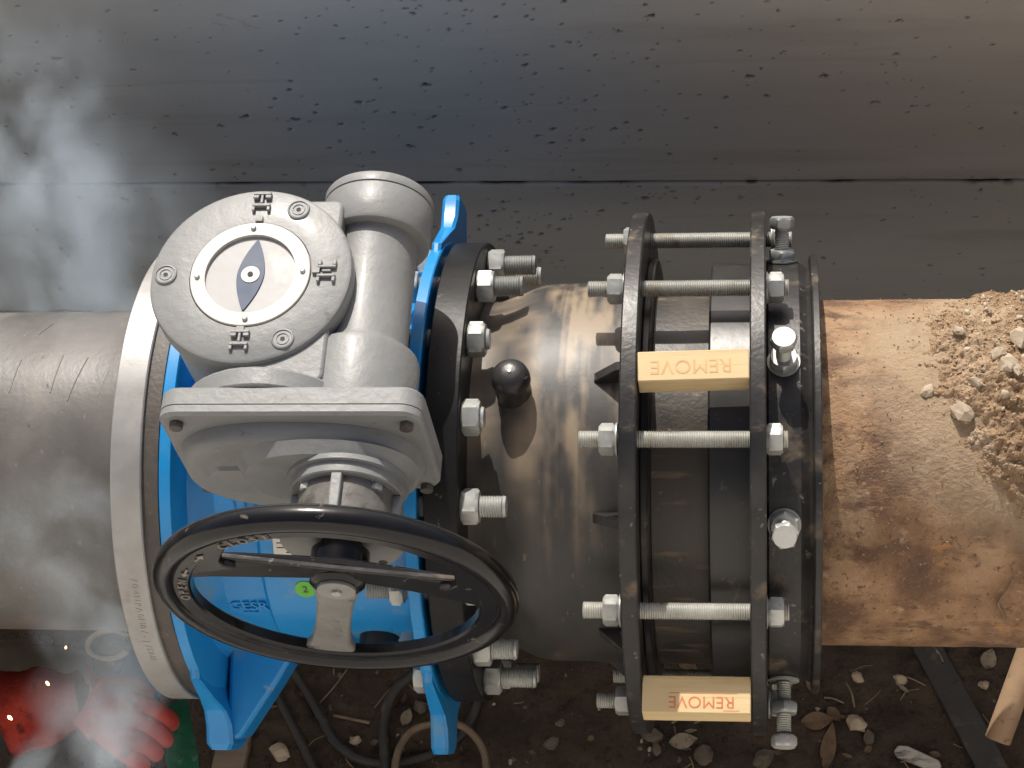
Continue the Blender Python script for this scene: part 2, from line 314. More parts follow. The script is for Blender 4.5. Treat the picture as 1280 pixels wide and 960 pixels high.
def smooth(a, b, x): t = np.clip((x - a) / (b - a), 0, 1); return t * t * (3 - 2 * t)
def grid_obj(name, P, material, angle=180, attr=None):      # P: (ny,nx,3)
    ny, nx = P.shape[:2]; idx = np.arange(ny * nx).reshape(ny, nx)
    q = np.stack([idx[:-1, :-1], idx[:-1, 1:], idx[1:, 1:], idx[1:, :-1]], -1).reshape(-1, 4)
    me = bpy.data.meshes.new(name); me.vertices.add(ny * nx); me.vertices.foreach_set('co', P.reshape(-1).astype(np.float32))
    me.loops.add(q.size); me.loops.foreach_set('vertex_index', q.reshape(-1).astype(np.int32))
    me.polygons.add(len(q)); me.polygons.foreach_set('loop_start', np.arange(0, q.size, 4, dtype=np.int32))
    me.update(calc_edges=True); me.polygons.foreach_set('use_smooth', np.ones(len(q), bool))
    if attr: a = me.attributes.new(attr[0], 'FLOAT', 'POINT'); a.data.foreach_set('value', attr[1].reshape(-1).astype(np.float32))
    me.materials.append(M[material]); o = bpy.data.objects.new(name, me); C.objects.link(o); return o
def vnoise(X, Y, seed=0, octv=4, f=1.0, gain=.5):     # value noise, numpy
    out = np.zeros(np.broadcast(X, Y).shape); amp = 1; tot = 0
    for o in range(octv):
        r = np.random.default_rng(seed + o * 17).random((256, 256))
        x = X * f; y = Y * f; xi = np.floor(x).astype(int); yi = np.floor(y).astype(int); fx = x - xi; fy = y - yi
        fx = fx * fx * (3 - 2 * fx); fy = fy * fy * (3 - 2 * fy)
        a = r[xi % 256, yi % 256]; b = r[(xi + 1) % 256, yi % 256]; c = r[xi % 256, (yi + 1) % 256]; d = r[(xi + 1) % 256, (yi + 1) % 256]
        out += amp * ((a * (1 - fx) + b * fx) * (1 - fy) + (c * (1 - fx) + d * fx) * fy); tot += amp; amp *= gain; f *= 2
    return out / tot - .5

# ------------------------------------------------------------------ setting: ground and wall
GZ = -0.72
def axis_coords(dense0, dense1, step, far0, far1):
    d = np.arange(dense0, dense1 + 1e-9, step)
    k = np.array([.03, .08, .18, .35, .7, 1.4, 3, 7, 16, 40])
    lo = dense0 - k[::-1]; hi = dense1 + k
    return np.concatenate([lo[lo > far0], d, hi[hi < far1]])
gx = axis_coords(-1.05, .85, .006, -60, 60); gy = axis_coords(-.40, .56, .006, -60, 60)
gy = np.sort(np.concatenate([gy, [-1.3, -1.1, -.95, -.75, -.62, .57, .62, .67, .72, .78, .815, .83, .88]]))
X, Y = np.meshgrid(gx, gy)
Z = GZ + .05 * vnoise(X + 9, Y + 9, 3, 4, 5) + .022 * vnoise(X + 5, Y + 5, 11, 4, 38, .6) + .05 * smooth(.42, .66, Y)
Z = Z + 1.2 * smooth(-.75, -1.5, Y)
Z = np.where(Y > .80, .16, Z)
g = grid_obj('ground', np.stack([X, Y, Z], -1), 'dirt'); g['kind'] = 'structure'
g['label'] = 'dark damp soil at the bottom of the trench'

bx = axis_coords(-1.4, 1.4, .05, -60, 60); by = np.array([-60, -25, -10, -5, -3, -2.2, -1.8, -1.5, -1.3, -1.2, -1.1, -1.04, -.98, -.93, -.88, -.83, -.78, -.74, -.70, -.66, -.62, -.58])
BX, BY = np.meshgrid(bx, by); BZ = GZ - .01 + 2.17 * np.clip((-.60 - BY) / .60, 0, 1) ** 1.15 + .10 * vnoise(BX, BY, 51, 4, 4) * smooth(-.58, -.75, BY)  # out-of-view bank, shaped high and pale to throw sun onto shaded faces
bk = grid_obj('trench_bank', np.stack([BX, BY, BZ], -1), 'bank_clay'); bk['kind'] = 'structure'; bk['label'] = 'pale clay bank along the near side of the trench'
wall = thing('concrete_wall', (0, .66, GZ), 'grey cast concrete wall with dark pits running behind the pipeline', 'wall')
WY, WT = .66, .24
# joint line in the wall, slightly out of level as in the photograph
def joint(x): return -.3105 - .021 * (x + .14)
pit_list = []
for _ in range(620): pit_list.append((rng.uniform(-1.0, .66), rng.uniform(-.70, WT), rng.choice([.0010, .0014, .002, .0028, .004], p=[.40, .34, .19, .06, .01])))
for cx, cz, sx, sz, n in ((-.22, .22, .10, .05, 34), (.03, .22, .16, .06, 46), (-.25, .02, .14, .05, 40), (-.05, -.03, .08, .03, 26), (.12, -.17, .09, .02, 26), (-.13, -.24, .06, .03, 34), (-.13, -.33, .05, .03, 24), (.35, .24, .16, .04, 22), (.30, .08, .25, .05, 40), (-.30, -.2, .1, .015, 30)):
    for _ in range(n): pit_list.append((rng.normal(cx, sx), rng.normal(cz * 1.17 - .15, sz), rng.choice([.0012, .0018, .0026, .0038], p=[.46, .37, .15, .02])))
def panel(z_of, zt_of, nz_, name):
    xs = axis_coords(-1.05, .68, .0028, -5, 5); t = np.linspace(0, 1, nz_)
    XX, T = np.meshgrid(xs, t); ZZ = z_of(XX) * (1 - T) + zt_of(XX) * T
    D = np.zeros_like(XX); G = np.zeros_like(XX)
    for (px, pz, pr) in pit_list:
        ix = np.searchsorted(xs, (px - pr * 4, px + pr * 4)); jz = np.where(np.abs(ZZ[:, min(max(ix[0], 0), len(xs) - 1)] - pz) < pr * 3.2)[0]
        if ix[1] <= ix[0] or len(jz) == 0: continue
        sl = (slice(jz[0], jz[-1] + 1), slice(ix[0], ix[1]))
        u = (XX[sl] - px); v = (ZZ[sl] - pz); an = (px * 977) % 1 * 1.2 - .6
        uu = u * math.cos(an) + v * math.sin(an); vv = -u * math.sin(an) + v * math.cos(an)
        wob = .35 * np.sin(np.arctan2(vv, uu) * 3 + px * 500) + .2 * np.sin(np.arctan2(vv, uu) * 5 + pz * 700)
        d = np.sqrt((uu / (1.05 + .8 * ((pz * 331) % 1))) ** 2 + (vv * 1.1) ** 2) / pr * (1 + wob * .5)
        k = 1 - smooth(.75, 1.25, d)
        D[sl] = np.maximum(D[sl], k * pr * 1.3); G[sl] = np.maximum(G[sl], k * min(.95, .5 + pr * 130))  # pits painted near-black to hold the shade of their depth
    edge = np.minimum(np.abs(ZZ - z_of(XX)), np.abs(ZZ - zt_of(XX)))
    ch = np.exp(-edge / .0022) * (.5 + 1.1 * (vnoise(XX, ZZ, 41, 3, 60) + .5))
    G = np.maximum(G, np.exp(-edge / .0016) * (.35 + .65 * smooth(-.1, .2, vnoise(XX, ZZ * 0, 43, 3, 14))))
    Yp = WY + D + .0035 * np.minimum(ch, 1.3) + .0010 * vnoise(XX * .5, ZZ * 3, 77, 3, 12)
    cr_ = smooth(.14, .28, vnoise(XX * .8, ZZ, 91, 4, 45)) * np.exp(-np.abs(ZZ - joint(XX)) / .006)
    P = np.stack([XX, Yp, ZZ], -1)
    # close it to a slab
    def row(j, y): r = P[j].copy(); r[:, 1] = y; return r[None]
    P = np.concatenate([row(0, WY + .16), P, row(-1, WY + .004 + .155)], 0)
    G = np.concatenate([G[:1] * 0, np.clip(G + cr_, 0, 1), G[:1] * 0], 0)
    o = grid_obj(name, P, 'concrete', attr=('grime', G)); o.parent = wall; o.location = (0, -.66, -GZ); return o
panel(lambda x: 0 * x - .92, lambda x: joint(x) - .0016, 190, 'wall_panel')
panel(lambda x: joint(x) + .0016, lambda x: 0 * x + WT, 190, 'wall_panel')

# ------------------------------------------------------------------ left pipe with silver flange
pl = thing('steel_pipe', (-1.2, 0, -.203), 'grey brown coated steel pipe with bare silver flange, left of the blue valve', 'pipe')
bm = lathe(B(), [(.203, -3.2), (.203, -.56), (.204, -.52), (.208, -.4905), (.19, -.4905), (.19, -3.2)], (0, 0, 0), 'x', 128, closed=True); obj('pipe_barrel', bm, 'pipe_left', pl)
bm = cyl(B(), (0, 0, 0), 'x', .2868, -.4906, -.4545, .0015, 128, .19); fl = obj('flange', bm, 'silver', pl)
bm = lathe(B(), [(.19, -.4545), (.281, -.4545), (.281, -.4365), (.19, -.4365)], (0, 0, 0), 'x', 96, closed=True); obj('sealing_ring', bm, 'gasket', pl)
def rimtext(s, X, Rr, th, size, mt_, par, depth=.0004, spin=0):
    n = radial(th); t = tang(th)
    return obj('stamped_marking', textbm(s, size, depth, frame(n * Rr + Vector((X, 0, 0)), -t, Vector((1, 0, 0)), n)), mt_, par)
for i, s in enumerate(['/', '0', '4', 'N', 'P', 'A', '0', 'N', '0', '/', '-', 'J', '/', 'D', 'N', '0']):
    rimtext(s, -.4705, .2867, 37 - i * 1.65, .0115, 'faint_mark', fl)
for (x0, th0, x1, th1, w) in ((-.62, 104, -.627, 92, .0009), (-.597, 106, -.601, 90, .0012), (-.565, 105, -.578, 87, .0012), (-.553, 104, -.541, 89, .0009), (-.541, 89, -.532, 103, .0012), (-.64, 118, -.632, 126, .001), (-.528, 108, -.517, 114, .0012), (-.607, 106, -.582, 105.5, .0009), (-.648, 104, -.652, 90, .001)):
    pts = [radial(th0 + (th1 - th0) * k / 8) * .2034 + Vector((x0 + (x1 - x0) * k / 8, 0, 0)) for k in range(9)]
    if w == .0009: continue
    obj('scratch_mark', tube(B(), pts, w * .55, 5), 'scratch', pl)

# ------------------------------------------------------------------ blue butterfly valve body
VX = -.2975
bv = thing('butterfly_valve', (VX, 0, -.34), 'bright blue painted butterfly valve body with two lugged flanges', 'valve')
bm = lathe(B(), [(.19, -.434), (.285, -.434), (.2868, -.4325), (.2868, -.4205), (.283, -.4185), (.236, -.4165), (.222, -.403), (.2135, -.391), (.2120, -.345), (.2125, -.343), (.2185, -.338), (.2185, -.262), (.2125, -.257), (.211, -.255), (.212, -.20), (.222, -.172), (.234, -.157), (.283, -.155), (.2868, -.1535), (.2868, -.1415), (.285, -.14), (.19, -.14)], (0, 0, 0), 'x', 128, closed=True)
obj('valve_body', bm, 'blue', bv)
def lug(secs, s):
    bm = B(); rg = []
    for u, x0, x1, h in secs:
        c_ = min(.004, (x1 - x0) * .3); q = [(x0 + c_, -h), (x1 - c_, -h), (x1, -h + c_), (x1, h - c_), (x1 - c_, h), (x0 + c_, h), (x0, h - c_), (x0, -h + c_)]
        rg.append([bm.verts.new((x, s * u, v)) for x, v in q])
    for A, D in zip(rg[:-1], rg[1:]):
        for i in range(8): j = (i + 1) % 8; bm.faces.new((A[i], A[j], D[j], D[i]))
    bm.faces.new(rg[0]); bm.faces.new(rg[-1]); return turned(bm)
LUG = 21
def turned(bm): bmesh.ops.rotate(bm, verts=bm.verts, cent=(0, 0, 0), matrix=Matrix.Rotation(R_(LUG), 3, 'X')); return bm
SEC_L = [(.22, -.432, -.4205, .15), (.262, -.432, -.4205, .135), (.285, -.4340, -.415, .086), (.300, -.4370, -.409, .054), (.318, -.4375, -.405, .040), (.340, -.4375, -.404, .034), (.348, -.433, -.409, .027)]
SEC_R = [(.22, -.153, -.1415, .15), (.262, -.153, -.1415, .135), (.285, -.155, -.140, .086), (.300, -.1565, -.1385, .054), (.318, -.1580, -.1370, .040), (.340, -.1580, -.1365, .034), (.348, -.156, -.1385, .027)]
for s in (-1, 1):
    obj('foot_lug', lug(SEC_L, s), 'blue', bv, angle=24); obj('foot_lug', lug(SEC_R, s), 'blue', bv, angle=24)
for s in (-1, 1):       # gussets from the feet in to the body
    obj('foot_gusset', turned(prism(B(), [(-.414, s * .336), (-.396, s * .334), (-.352, s * .265), (-.318, s * .205), (-.414, s * .205)], 'z', -.028, .028)), 'blue', bv, bevel=.006)
    obj('foot_gusset', turned(prism(B(), [(-.1635, s * .20), (-.1635, s * .262), (-.178, s * .235), (-.20, s * .205)], 'z', -.02, .02)), 'blue', bv, bevel=.004)
bm = lathe(B(), [(0, .18), (.098, .18), (.088, .235), (.078, .258), (.095, .262), (.095, .281), (0, .281)], (VX, 0, 0), 'z', 64); obj('stem_neck', bm, 'blue', bv, bevel=.002)
for dx in (-.062, .062):
    bm = prism(B(), [(-.20, .03), (-.088, .262), (.088, .262), (.20, .03)], 'x', VX + dx - .007, VX + dx + .007); obj('stem_rib', bm, 'blue', bv, bevel=.003)
def onbody(X, th, r): n = radial(th); return frame(n * r + Vector((X, 0, 0)), (1, 0, 0), tang(th), n)
obj('cast_lettering', textbm('GESR', .0205, .0016, onbody(-.366, 14.2, .2135)), 'blue', bv)
obj('cast_lettering', textbm('---', .02, .001, onbody(-.366, 11.2, .2134)), 'blue', bv)
st = lathe(B(), [(0, .0008), (.0125, .0008), (.0125, -.003), (0, -.003)], (0, 0, 0), 'z', 24); bmesh.ops.transform(st, matrix=onbody(-.291, 23.5, .2185), verts=st.verts)
gs = obj('green_sticker', st, 'green_dot', bv); obj('sticker_number', textbm('2', .014, .0003, onbody(-.291, 23.5, .2196)), 'ink', gs)
# white data label on the body
lb = B(); Lf = onbody(-.287, 40.5, .2190); prism(lb, rrect(-.035, .035, -.017, .017, .002), 'z', -.001, .0006); bmesh.ops.transform(lb, matrix=Lf, verts=lb.verts); lo = obj('data_label', lb, 'label', bv)
lb = B()
for k in range(5):
    for j in range(6):
        if (k * 7 + j * 3) % 5: box(lb, (-.031 + j * .0105, -.0125 + k * .006, .0006), (-.031 + j * .0105 + .0085, -.0125 + k * .006 + .0014, .0009))
bmesh.ops.transform(lb, matrix=Lf, verts=lb.verts); obj('label_text', lb, 'ink', lo)
pg = lathe(B(), [(0, .014), (.024, .013), (.025, .009), (.025, -.02), (0, -.02)], (0, 0, 0), 'z', 32); bmesh.ops.transform(pg, matrix=onbody(-.222, -9.5, .213), verts=pg.verts); obj('body_plug', pg, 'black', bv)

# ------------------------------------------------------------------ gear operator on top
SX, SZ = -.1818, .391
go = thing('gear_operator', (VX, 0, .281), 'grey painted gearbox with round cover and valve position dial', 'gearbox')
bm = lathe(B(), [(0, .2815), (.088, .2815), (.088, .305), (.098, .318), (.1035, .34), (.1045, .432), (0, .432)], (VX, 0, 0), 'z', 96); obj('gear_drum', bm, 'grey', go, bevel=.002)
bm = prism(B(), rrect(-.31, -.207, -.128, .099, .010), 'z', .335, .4512); obj('gear_case', bm, 'grey', go, bevel=.004, seg=3)
bm = lathe(B(), [(.066, .4322), (.106, .4322), (.1098, .4360), (.1098, .4525), (.1085, .4562), (.1055, .458), (.0662, .458), (.0655, .4545), (0, .4545), (0, .4322)], (VX, 0, 0), 'z', 128); cover = obj('cover_plate', bm, 'grey', go)
bm = cyl(B(), (VX, 0, 0), 'z', .0650, .4546, .4600, .0008, 96, .0492); wr = obj('white_ring', bm, 'white', go)
for a in (93, 2, 184, 272):
    bm = lathe(B(), [(0, .4632), (.0018, .463), (.003, .4615), (.003, .460), (0, .460)], (VX + .0572 * math.cos(R_(a)), .0572 * math.sin(R_(a)), 0), 'z', 12); obj('ring_screw', bm, 'zinc', wr)
bm = cyl(B(), (VX, 0, 0), 'z', .0491, .4546, .4556, 0, 64); dial = obj('dial_plate', bm, 'dial', go)
pp = []
for k in range(25):
    t = k / 24 * 2 - 1; pp.append((.0138 * (1 - abs(t) ** 1.75) + .0009, t * .044))
pp = pp + [(-x, y) for x, y in pp[::-1]]
bm = prism(B(), pp, 'z', .4557, .4572); bmesh.ops.rotate(bm, verts=bm.verts, cent=(0, 0, 0), matrix=Matrix.Rotation(R_(-4), 3, 'Z')); bmesh.ops.translate(bm, verts=bm.verts, vec=(VX, 0, 0)); ptr = obj('pointer', bm, 'navy', go)
bm = cyl(B(), (VX, 0, 0), 'z', .0102, .4573, .4580, 0, 32); obj('pointer_hub', bm, 'white', ptr)
bm = cyl(B(), (VX, 0, 0), 'z', .003, .4581, .4588, 0, 16); obj('hub_screw', bm, 'dark_hole', ptr)
for a in (180, 62, -61):
    c = (VX + .0925 * math.cos(R_(a)), .0925 * math.sin(R_(a)), 0)
    bm = lathe(B(), [(.0100, .4575), (.0128, .4575), (.0118, .4600), (.0104, .4604), (.0098, .4592), (.0074, .4592), (.0070, .4600), (.0062, .4600), (.0058, .4590), (0, .4590), (0, .457), (.0100, .457)], c, 'z', 32); bb = obj('cover_screw', bm, 'grey', cover)
    bm = cyl(B(), c, 'z', .0026, .4588, .4593, 0, 12); obj('screw_socket', bm, 'dark_hole', cover)
# cast marks on the cover: two-tier block characters and a stop lug beside the ring, at three places
def mark(cx, cy, kind):
    bm = B(); z0, z1 = .4575, .4625
    def bl(x0, x1, y0, y1, z=z1): prism(bm, rrect(cx + x0, cx + x1, cy + y0, cy + y1, .001, 2), 'z', z0, z)
    if kind == 0:
        bl(-.010, .010, .012, .0155); bl(-.010, -.0035, .0075, .0118); bl(.0035, .010, .0075, .0118); bl(-.0015, .0015, .0010, .0118)
        bl(-.010, .010, -.0030, .0008); bl(-.010, -.0065, -.0085, -.0032); bl(.0065, .010, -.0085, -.0032)
    else:
        bl(-.010, -.006, .008, .0145); bl(.006, .010, .008, .0145); bl(-.010, .010, .0048, .0079); bl(-.005, .005, -.0005, .0022)
        bl(-.010, .010, -.0065, -.0032); bl(-.010, -.0065, -.0125, -.0067); bl(.0065, .010, -.0125, -.0067)
    return obj('cast_mark', bm, 'grey', cover, bevel=.0006, seg=1)
mark(VX + .002, .0880, 0); mark(VX + .083, .0005, 1); mark(VX - .001, -.0865, 0)
for (dx, dy) in ((.0015, .0695), (.0715, .0025), (-.0015, -.0700)):
    bm = prism(B(), rrect(VX + dx - .004, VX + dx + .004, dy - .0035, dy + .0035, .0008, 2), 'z', .4575, .462); obj('stop_lug', bm, 'grey', cover)
# worm housing
bm = lathe(B(), [(0, -.147), (.0625, -.147), (.0625, -.075), (.060, -.068), (.050, -.062), (.0472, -.055), (.0472, .079), (.0590, .0792), (.0605, .082), (.0605, .1235), (.0598, .1248), (.0585, .1250), (.0585, .1262), (.0605, .1264), (.0605, .1355), (.0590, .138), (0, .138)], (SX, 0, SZ), 'y', 96); obj('worm_housing', bm, 'grey', go)
for a in (38, 142, 218, 322):
    bm = B(); hexnut(bm, 'y', .012, .138, .144, 0, (SX + .043 * math.cos(R_(a)), 0, SZ + .043 * math.sin(R_(a)))); obj('end_cap_bolt', bm, 'grey', go)
bm = prism(B(), [(VX - .035 + .165 * math.cos(R_(a)) * .62 + .06, .36 + .118 * math.sin(R_(a))) for a in range(0, 181, 9)] + [(VX - .077, .30), (VX + .127, .30)], 'y', -.1475, -.124); obj('gear_case_front', bm, 'grey', go, bevel=.003)
PX0, PX1 = -.3710, -.0975
def platepoly(g): return rrect(PX0 + g, PX1 - g, .308 + g, .476 - g, .022 - g)
bm = loft(B(), [(-.1675, platepoly(0)), (-.150, platepoly(0)), (-.1470, platepoly(.003))], 'y'); obj('gear_plate', bm, 'grey', go)
bm = loft(B(), [(-.1800, platepoly(.003)), (-.1765, platepoly(0)), (-.1690, platepoly(0)), (-.1678, platepoly(.0012))], 'y'); fp = obj('front_plate', bm, 'grey', go)
for (x, z) in ((-.352, .458), (-.1135, .456), (-.352, .318), (-.1135, .318)):
    bm = B(); hexnut(bm, 'y', .0135, -.187, -.180, .3, (x, 0, z)); obj('plate_bolt', bm, 'bolt_dark', fp)
# spur gear housing
hp = lambda k: ell(-.236, .378, .128 * k, .082 * k + .0, 56, 2.5)
bm = loft(B(), [(-.1802, hp(1.0)), (-.190, hp(.985)), (-.1965, hp(.955)), (-.199, hp(.92)), (-.1995, hp(.80))][::-1], 'y'); obj('spur_housing', bm, 'grey', go)
e2 = lambda k: [(-.2050 + (.088 * k) * c_[0], .394 + (.060 * k) * c_[1]) for c_ in ell(0, 0, 1, 1, 48, 2.2)]
bm = loft(B(), [(-.199, e2(1.08)), (-.204, e2(1.03)), (-.2120, e2(.96)), (-.2135, e2(.9))][::-1], 'y'); obj('spur_cover', bm, 'grey', go)
bm = loft(B(), [(-.1988, rrect(-.335, -.262, .345, .400, .018)), (-.2035, rrect(-.333, -.264, .348, .397, .017)), (-.2042, rrect(-.329, -.268, .352, .393, .014))][::-1], 'y'); obj('spur_boss', bm, 'grey', go)
bm = lathe(B(), [(0, -.212), (.0635, -.212), (.0635, -.2175), (.0585, -.2180), (.0585, -.2290), (.0572, -.2305), (0, -.2305)][::-1], (SX, 0, SZ), 'y', 64); f1 = obj('neck_flange', bm, 'grey', go)
for a in (41, 139, 221, 319):
    bm = B(); hexnut(bm, 'y', .0135, -.239, -.2305, .2, (SX + .047 * math.cos(R_(a)), 0, SZ + .047 * math.sin(R_(a)))); lathe(bm, [(.0085, -.2322), (.0085, -.2304), (0, -.2304), (0, -.2322)], (SX + .047 * math.cos(R_(a)), 0, SZ + .047 * math.sin(R_(a))), 'y', 16); obj('neck_bolt', bm, 'zinc', f1)
bm = cyl(B(), (SX, 0, SZ), 'y', .0500, -.272, -.2306, 0, 48); obj('neck', bm, 'grey_dirty', go)
for a in (90, 0, 180, 270):
    w = .0055; ux, uz = math.cos(R_(a)), math.sin(R_(a)); bm = B()
    pr = [(.040, -w), (.0575, -w), (.0575, w), (.040, w)]
    prism(bm, [(SX + u * ux - v * uz, SZ + u * uz + v * ux) for u, v in pr], 'y', -.272, -.2306); obj('neck_rib', bm, 'grey', go, bevel=.0015)
bm = lathe(B(), [(0, -.272), (.0628, -.272), (.0635, -.2728), (.0635, -.2825), (.0625, -.284), (0, -.284)][::-1], (SX, 0, SZ), 'y', 64); f2 = obj('shaft_flange', bm, 'grey', go)
for a in (50, 130, 230, 310):
    bm = cyl(B(), (SX + .0555 * math.cos(R_(a)), 0, SZ + .0555 * math.sin(R_(a))), 'y', .0048, -.2843, -.2838, 0, 16); obj('flange_hole', bm, 'dark_hole', f2)
bm = lathe(B(), [(0, -.284), (.022, -.284), (.022, -.300), (.0205, -.302), (.0205, -.315), (0, -.315)][::-1], (SX, 0, SZ), 'y', 40); obj('drive_shaft', bm, 'wheel', go)

# ------------------------------------------------------------------ handwheel
WYc = -.3370; HB = .014          # the hub and crossbar sit a little behind the rim
hw = thing('handwheel', (SX, WYc, SZ), 'black cast handwheel with OPEN and CLOSE lettering on its rim', 'handwheel')
prof = []
for k in range(20):
    t = 2 * math.pi * k / 20; prof.append((.1712 + .0125 * math.cos(t), WYc + .0140 * math.sin(t)))
bm = lathe(B(), prof, (SX, 0, SZ), 'y', 128, closed=True); rim = obj('rim', bm, 'wheel', hw, angle=80)
bm = lathe(B(), [(.1450, WYc - .006), (.1470, WYc - .0085), (.1660, WYc - .0085), (.1660, WYc + .006), (.1470, WYc + .006), (.1450, WYc + .004)], (SX, 0, SZ), 'y', 128, closed=True); web = obj('rim_web', bm, 'wheel', hw)
WH = WYc + HB
bm = lathe(B(), [(0, WH - .0095), (.0225, WH - .0095), (.0280, WH - .005), (.0300, WH + .006), (.0300, WH + .03), (0, WH + .03)], (SX, 0, SZ), 'y', 48); hub = obj('hub', bm, 'wheel', hw)
bm = cyl(B(), (SX, 0, SZ), 'y', .0196, WH - .0132, WH - .0090, .0006, 40); wa = obj('hub_washer', bm, 'grey', hub)
bm = B(); hexnut(bm, 'y', .0095, WH - .0165, WH - .0133, .4, (SX, 0, SZ)); obj('hub_bolt', bm, 'zinc', hub)
# crossbar with raised lip, and the lower spoke
zc0, zc1 = .0060, .0420
ch = []
for k in range(13): x = -.150 + .300 * k / 12; ch.append((x, zc0 - .002 * min(1, abs(x) / .06) ** 2))
top = [(x, zc1 + .004 * (1 if abs(x) > .1 else 0)) for x in (.1475, .10, 0, -.10, -.1475)]
bm = prism(B(), [(SX + x, SZ + z) for x, z in ch + top], 'y', WH - .004, WH + .007)
for v in bm.verts: v.co.y -= .013 * min(1, abs(v.co.x - SX) / .15) ** 2
obj('crossbar', bm, 'wheel', hw, bevel=.0025)
for sg in (-1, 1):      # the crossbar flares out into the rim
    arc = [(.1515 * math.cos(R_(a)), .1515 * math.sin(R_(a))) for a in (5, 11, 17, 23, 29, 35, 41, 46)]
    fl_ = [(.100, .0415), (.112, .0445), (.1155, .055), (.1130, .072), (.1065, .098)]
    bm = prism(B(), [(SX + sg * x, SZ + z) for x, z in arc + fl_[::-1]], 'y', WYc - .0035, WYc + .0055); obj('crossbar_web', bm, 'wheel', hw, bevel=.0015)
bm = B(); bars = [(-.128, .0430), (-.06, .0425), (0, .0420), (.06, .0430), (.128, .0460)]
prism(bm, [(SX + x, SZ + z) for x, z in bars] + [(SX + x, SZ + z + .0034) for x, z in bars[::-1]], 'y', WH - .0095, WH - .0035); obj('crossbar_lip', bm, 'black_rim', hw, bevel=.0015)
sp = [(-.0260, .0), (-.0240, -.02), (-.0190, -.05), (-.0185, -.10), (-.0205, -.130), (-.028, -.1475), (-.038, -.1535), (.038, -.1535), (.028, -.1475), (.0205, -.130), (.0185, -.10), (.0190, -.05), (.0240, -.02), (.0260, 0)]
bm = prism(B(), [(SX + x, SZ + z) for x, z in sp], 'y', WH - .0028, WH + .009)
for v in bm.verts: v.co.y -= .0175 * min(1, max(0, (SZ - v.co.z) / .15)) ** 1.3          # dished: the spoke comes forward to meet the rim
obj('spoke', bm, 'wheel_worn', hw, bevel=.003)
def wl(s, ang, size):
    a = R_(ang); n = Vector((math.cos(a), 0, math.sin(a))); t = Vector((math.sin(a), 0, -math.cos(a)))     # tops outward, clockwise
    return textbm(s, size, .0011, frame(Vector((SX, WYc - .0088, SZ)) + n * .1522, t, n, Vector((0, -1, 0))))
bm = B()
for i, s in enumerate('OPEN'): join(bm, wl(s, 191 - i * 4.9, .0135))
obj('lettering_open', bm, 'wheel_text', web)
bm = B()
for i, s in enumerate('CLOSE'): join(bm, wl(s, 137 - i * 4.9, .0135))
obj('lettering_close', bm, 'wheel_text', web)
def arrow(ang, sgn):
    a = R_(ang); n = Vector((math.cos(a), 0, math.sin(a))); t = Vector((math.sin(a), 0, -math.cos(a))) * sgn
    bm = prism(B(), [(-.009, -.0011), (.001, -.0011), (.001, -.0042), (.0085, 0), (.001, .0042), (.001, .0011), (-.009, .0011)], 'z', 0, .0011)
    bmesh.ops.transform(bm, matrix=frame(Vector((SX, WYc - .0088, SZ)) + n * .1522, t, n if sgn > 0 else -n, Vector((0, -1, 0))), verts=bm.verts); return bm
bm = arrow(168, -1); join(bm, arrow(152, 1)); obj('rim_arrows', bm, 'wheel_text', web)

hw.rotation_euler = (0, R_(13), 0)

# ------------------------------------------------------------------ black flanged spigot
bs = thing('flanged_spigot', (0, 0, -.285), 'black coated flanged spigot pipe, dusty brown on top, between valve and coupling', 'pipe fitting')
bm = cyl(B(), (0, 0, 0), 'x', .2847, -.1322, -.0935, .0015, 128, .18); obj('flange', bm, 'black_flange', bs)
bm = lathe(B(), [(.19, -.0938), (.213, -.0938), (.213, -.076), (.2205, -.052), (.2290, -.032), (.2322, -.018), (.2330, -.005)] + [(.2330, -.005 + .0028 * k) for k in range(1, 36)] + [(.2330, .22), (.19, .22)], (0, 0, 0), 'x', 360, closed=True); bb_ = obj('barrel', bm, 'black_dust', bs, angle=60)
def settle(o, lo, hi, amt, seed):          # tan dusting on a pipe, weighted to paint its sunlit side lighter, in streaky patches
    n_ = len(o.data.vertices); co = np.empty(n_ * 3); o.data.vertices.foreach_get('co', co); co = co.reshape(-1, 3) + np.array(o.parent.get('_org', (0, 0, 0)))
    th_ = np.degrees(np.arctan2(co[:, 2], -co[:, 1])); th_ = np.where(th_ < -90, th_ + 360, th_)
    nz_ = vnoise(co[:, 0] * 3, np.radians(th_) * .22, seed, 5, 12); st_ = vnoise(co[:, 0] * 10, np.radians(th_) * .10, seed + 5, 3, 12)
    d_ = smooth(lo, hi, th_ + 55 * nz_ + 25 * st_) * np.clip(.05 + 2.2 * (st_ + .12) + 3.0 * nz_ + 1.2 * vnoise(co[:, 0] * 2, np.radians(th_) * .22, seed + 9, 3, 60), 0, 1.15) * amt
    a_ = o.data.attributes.new('dust', 'FLOAT', 'POINT'); a_.data.foreach_set('value', np.clip(d_, 0, .95).astype(np.float32))

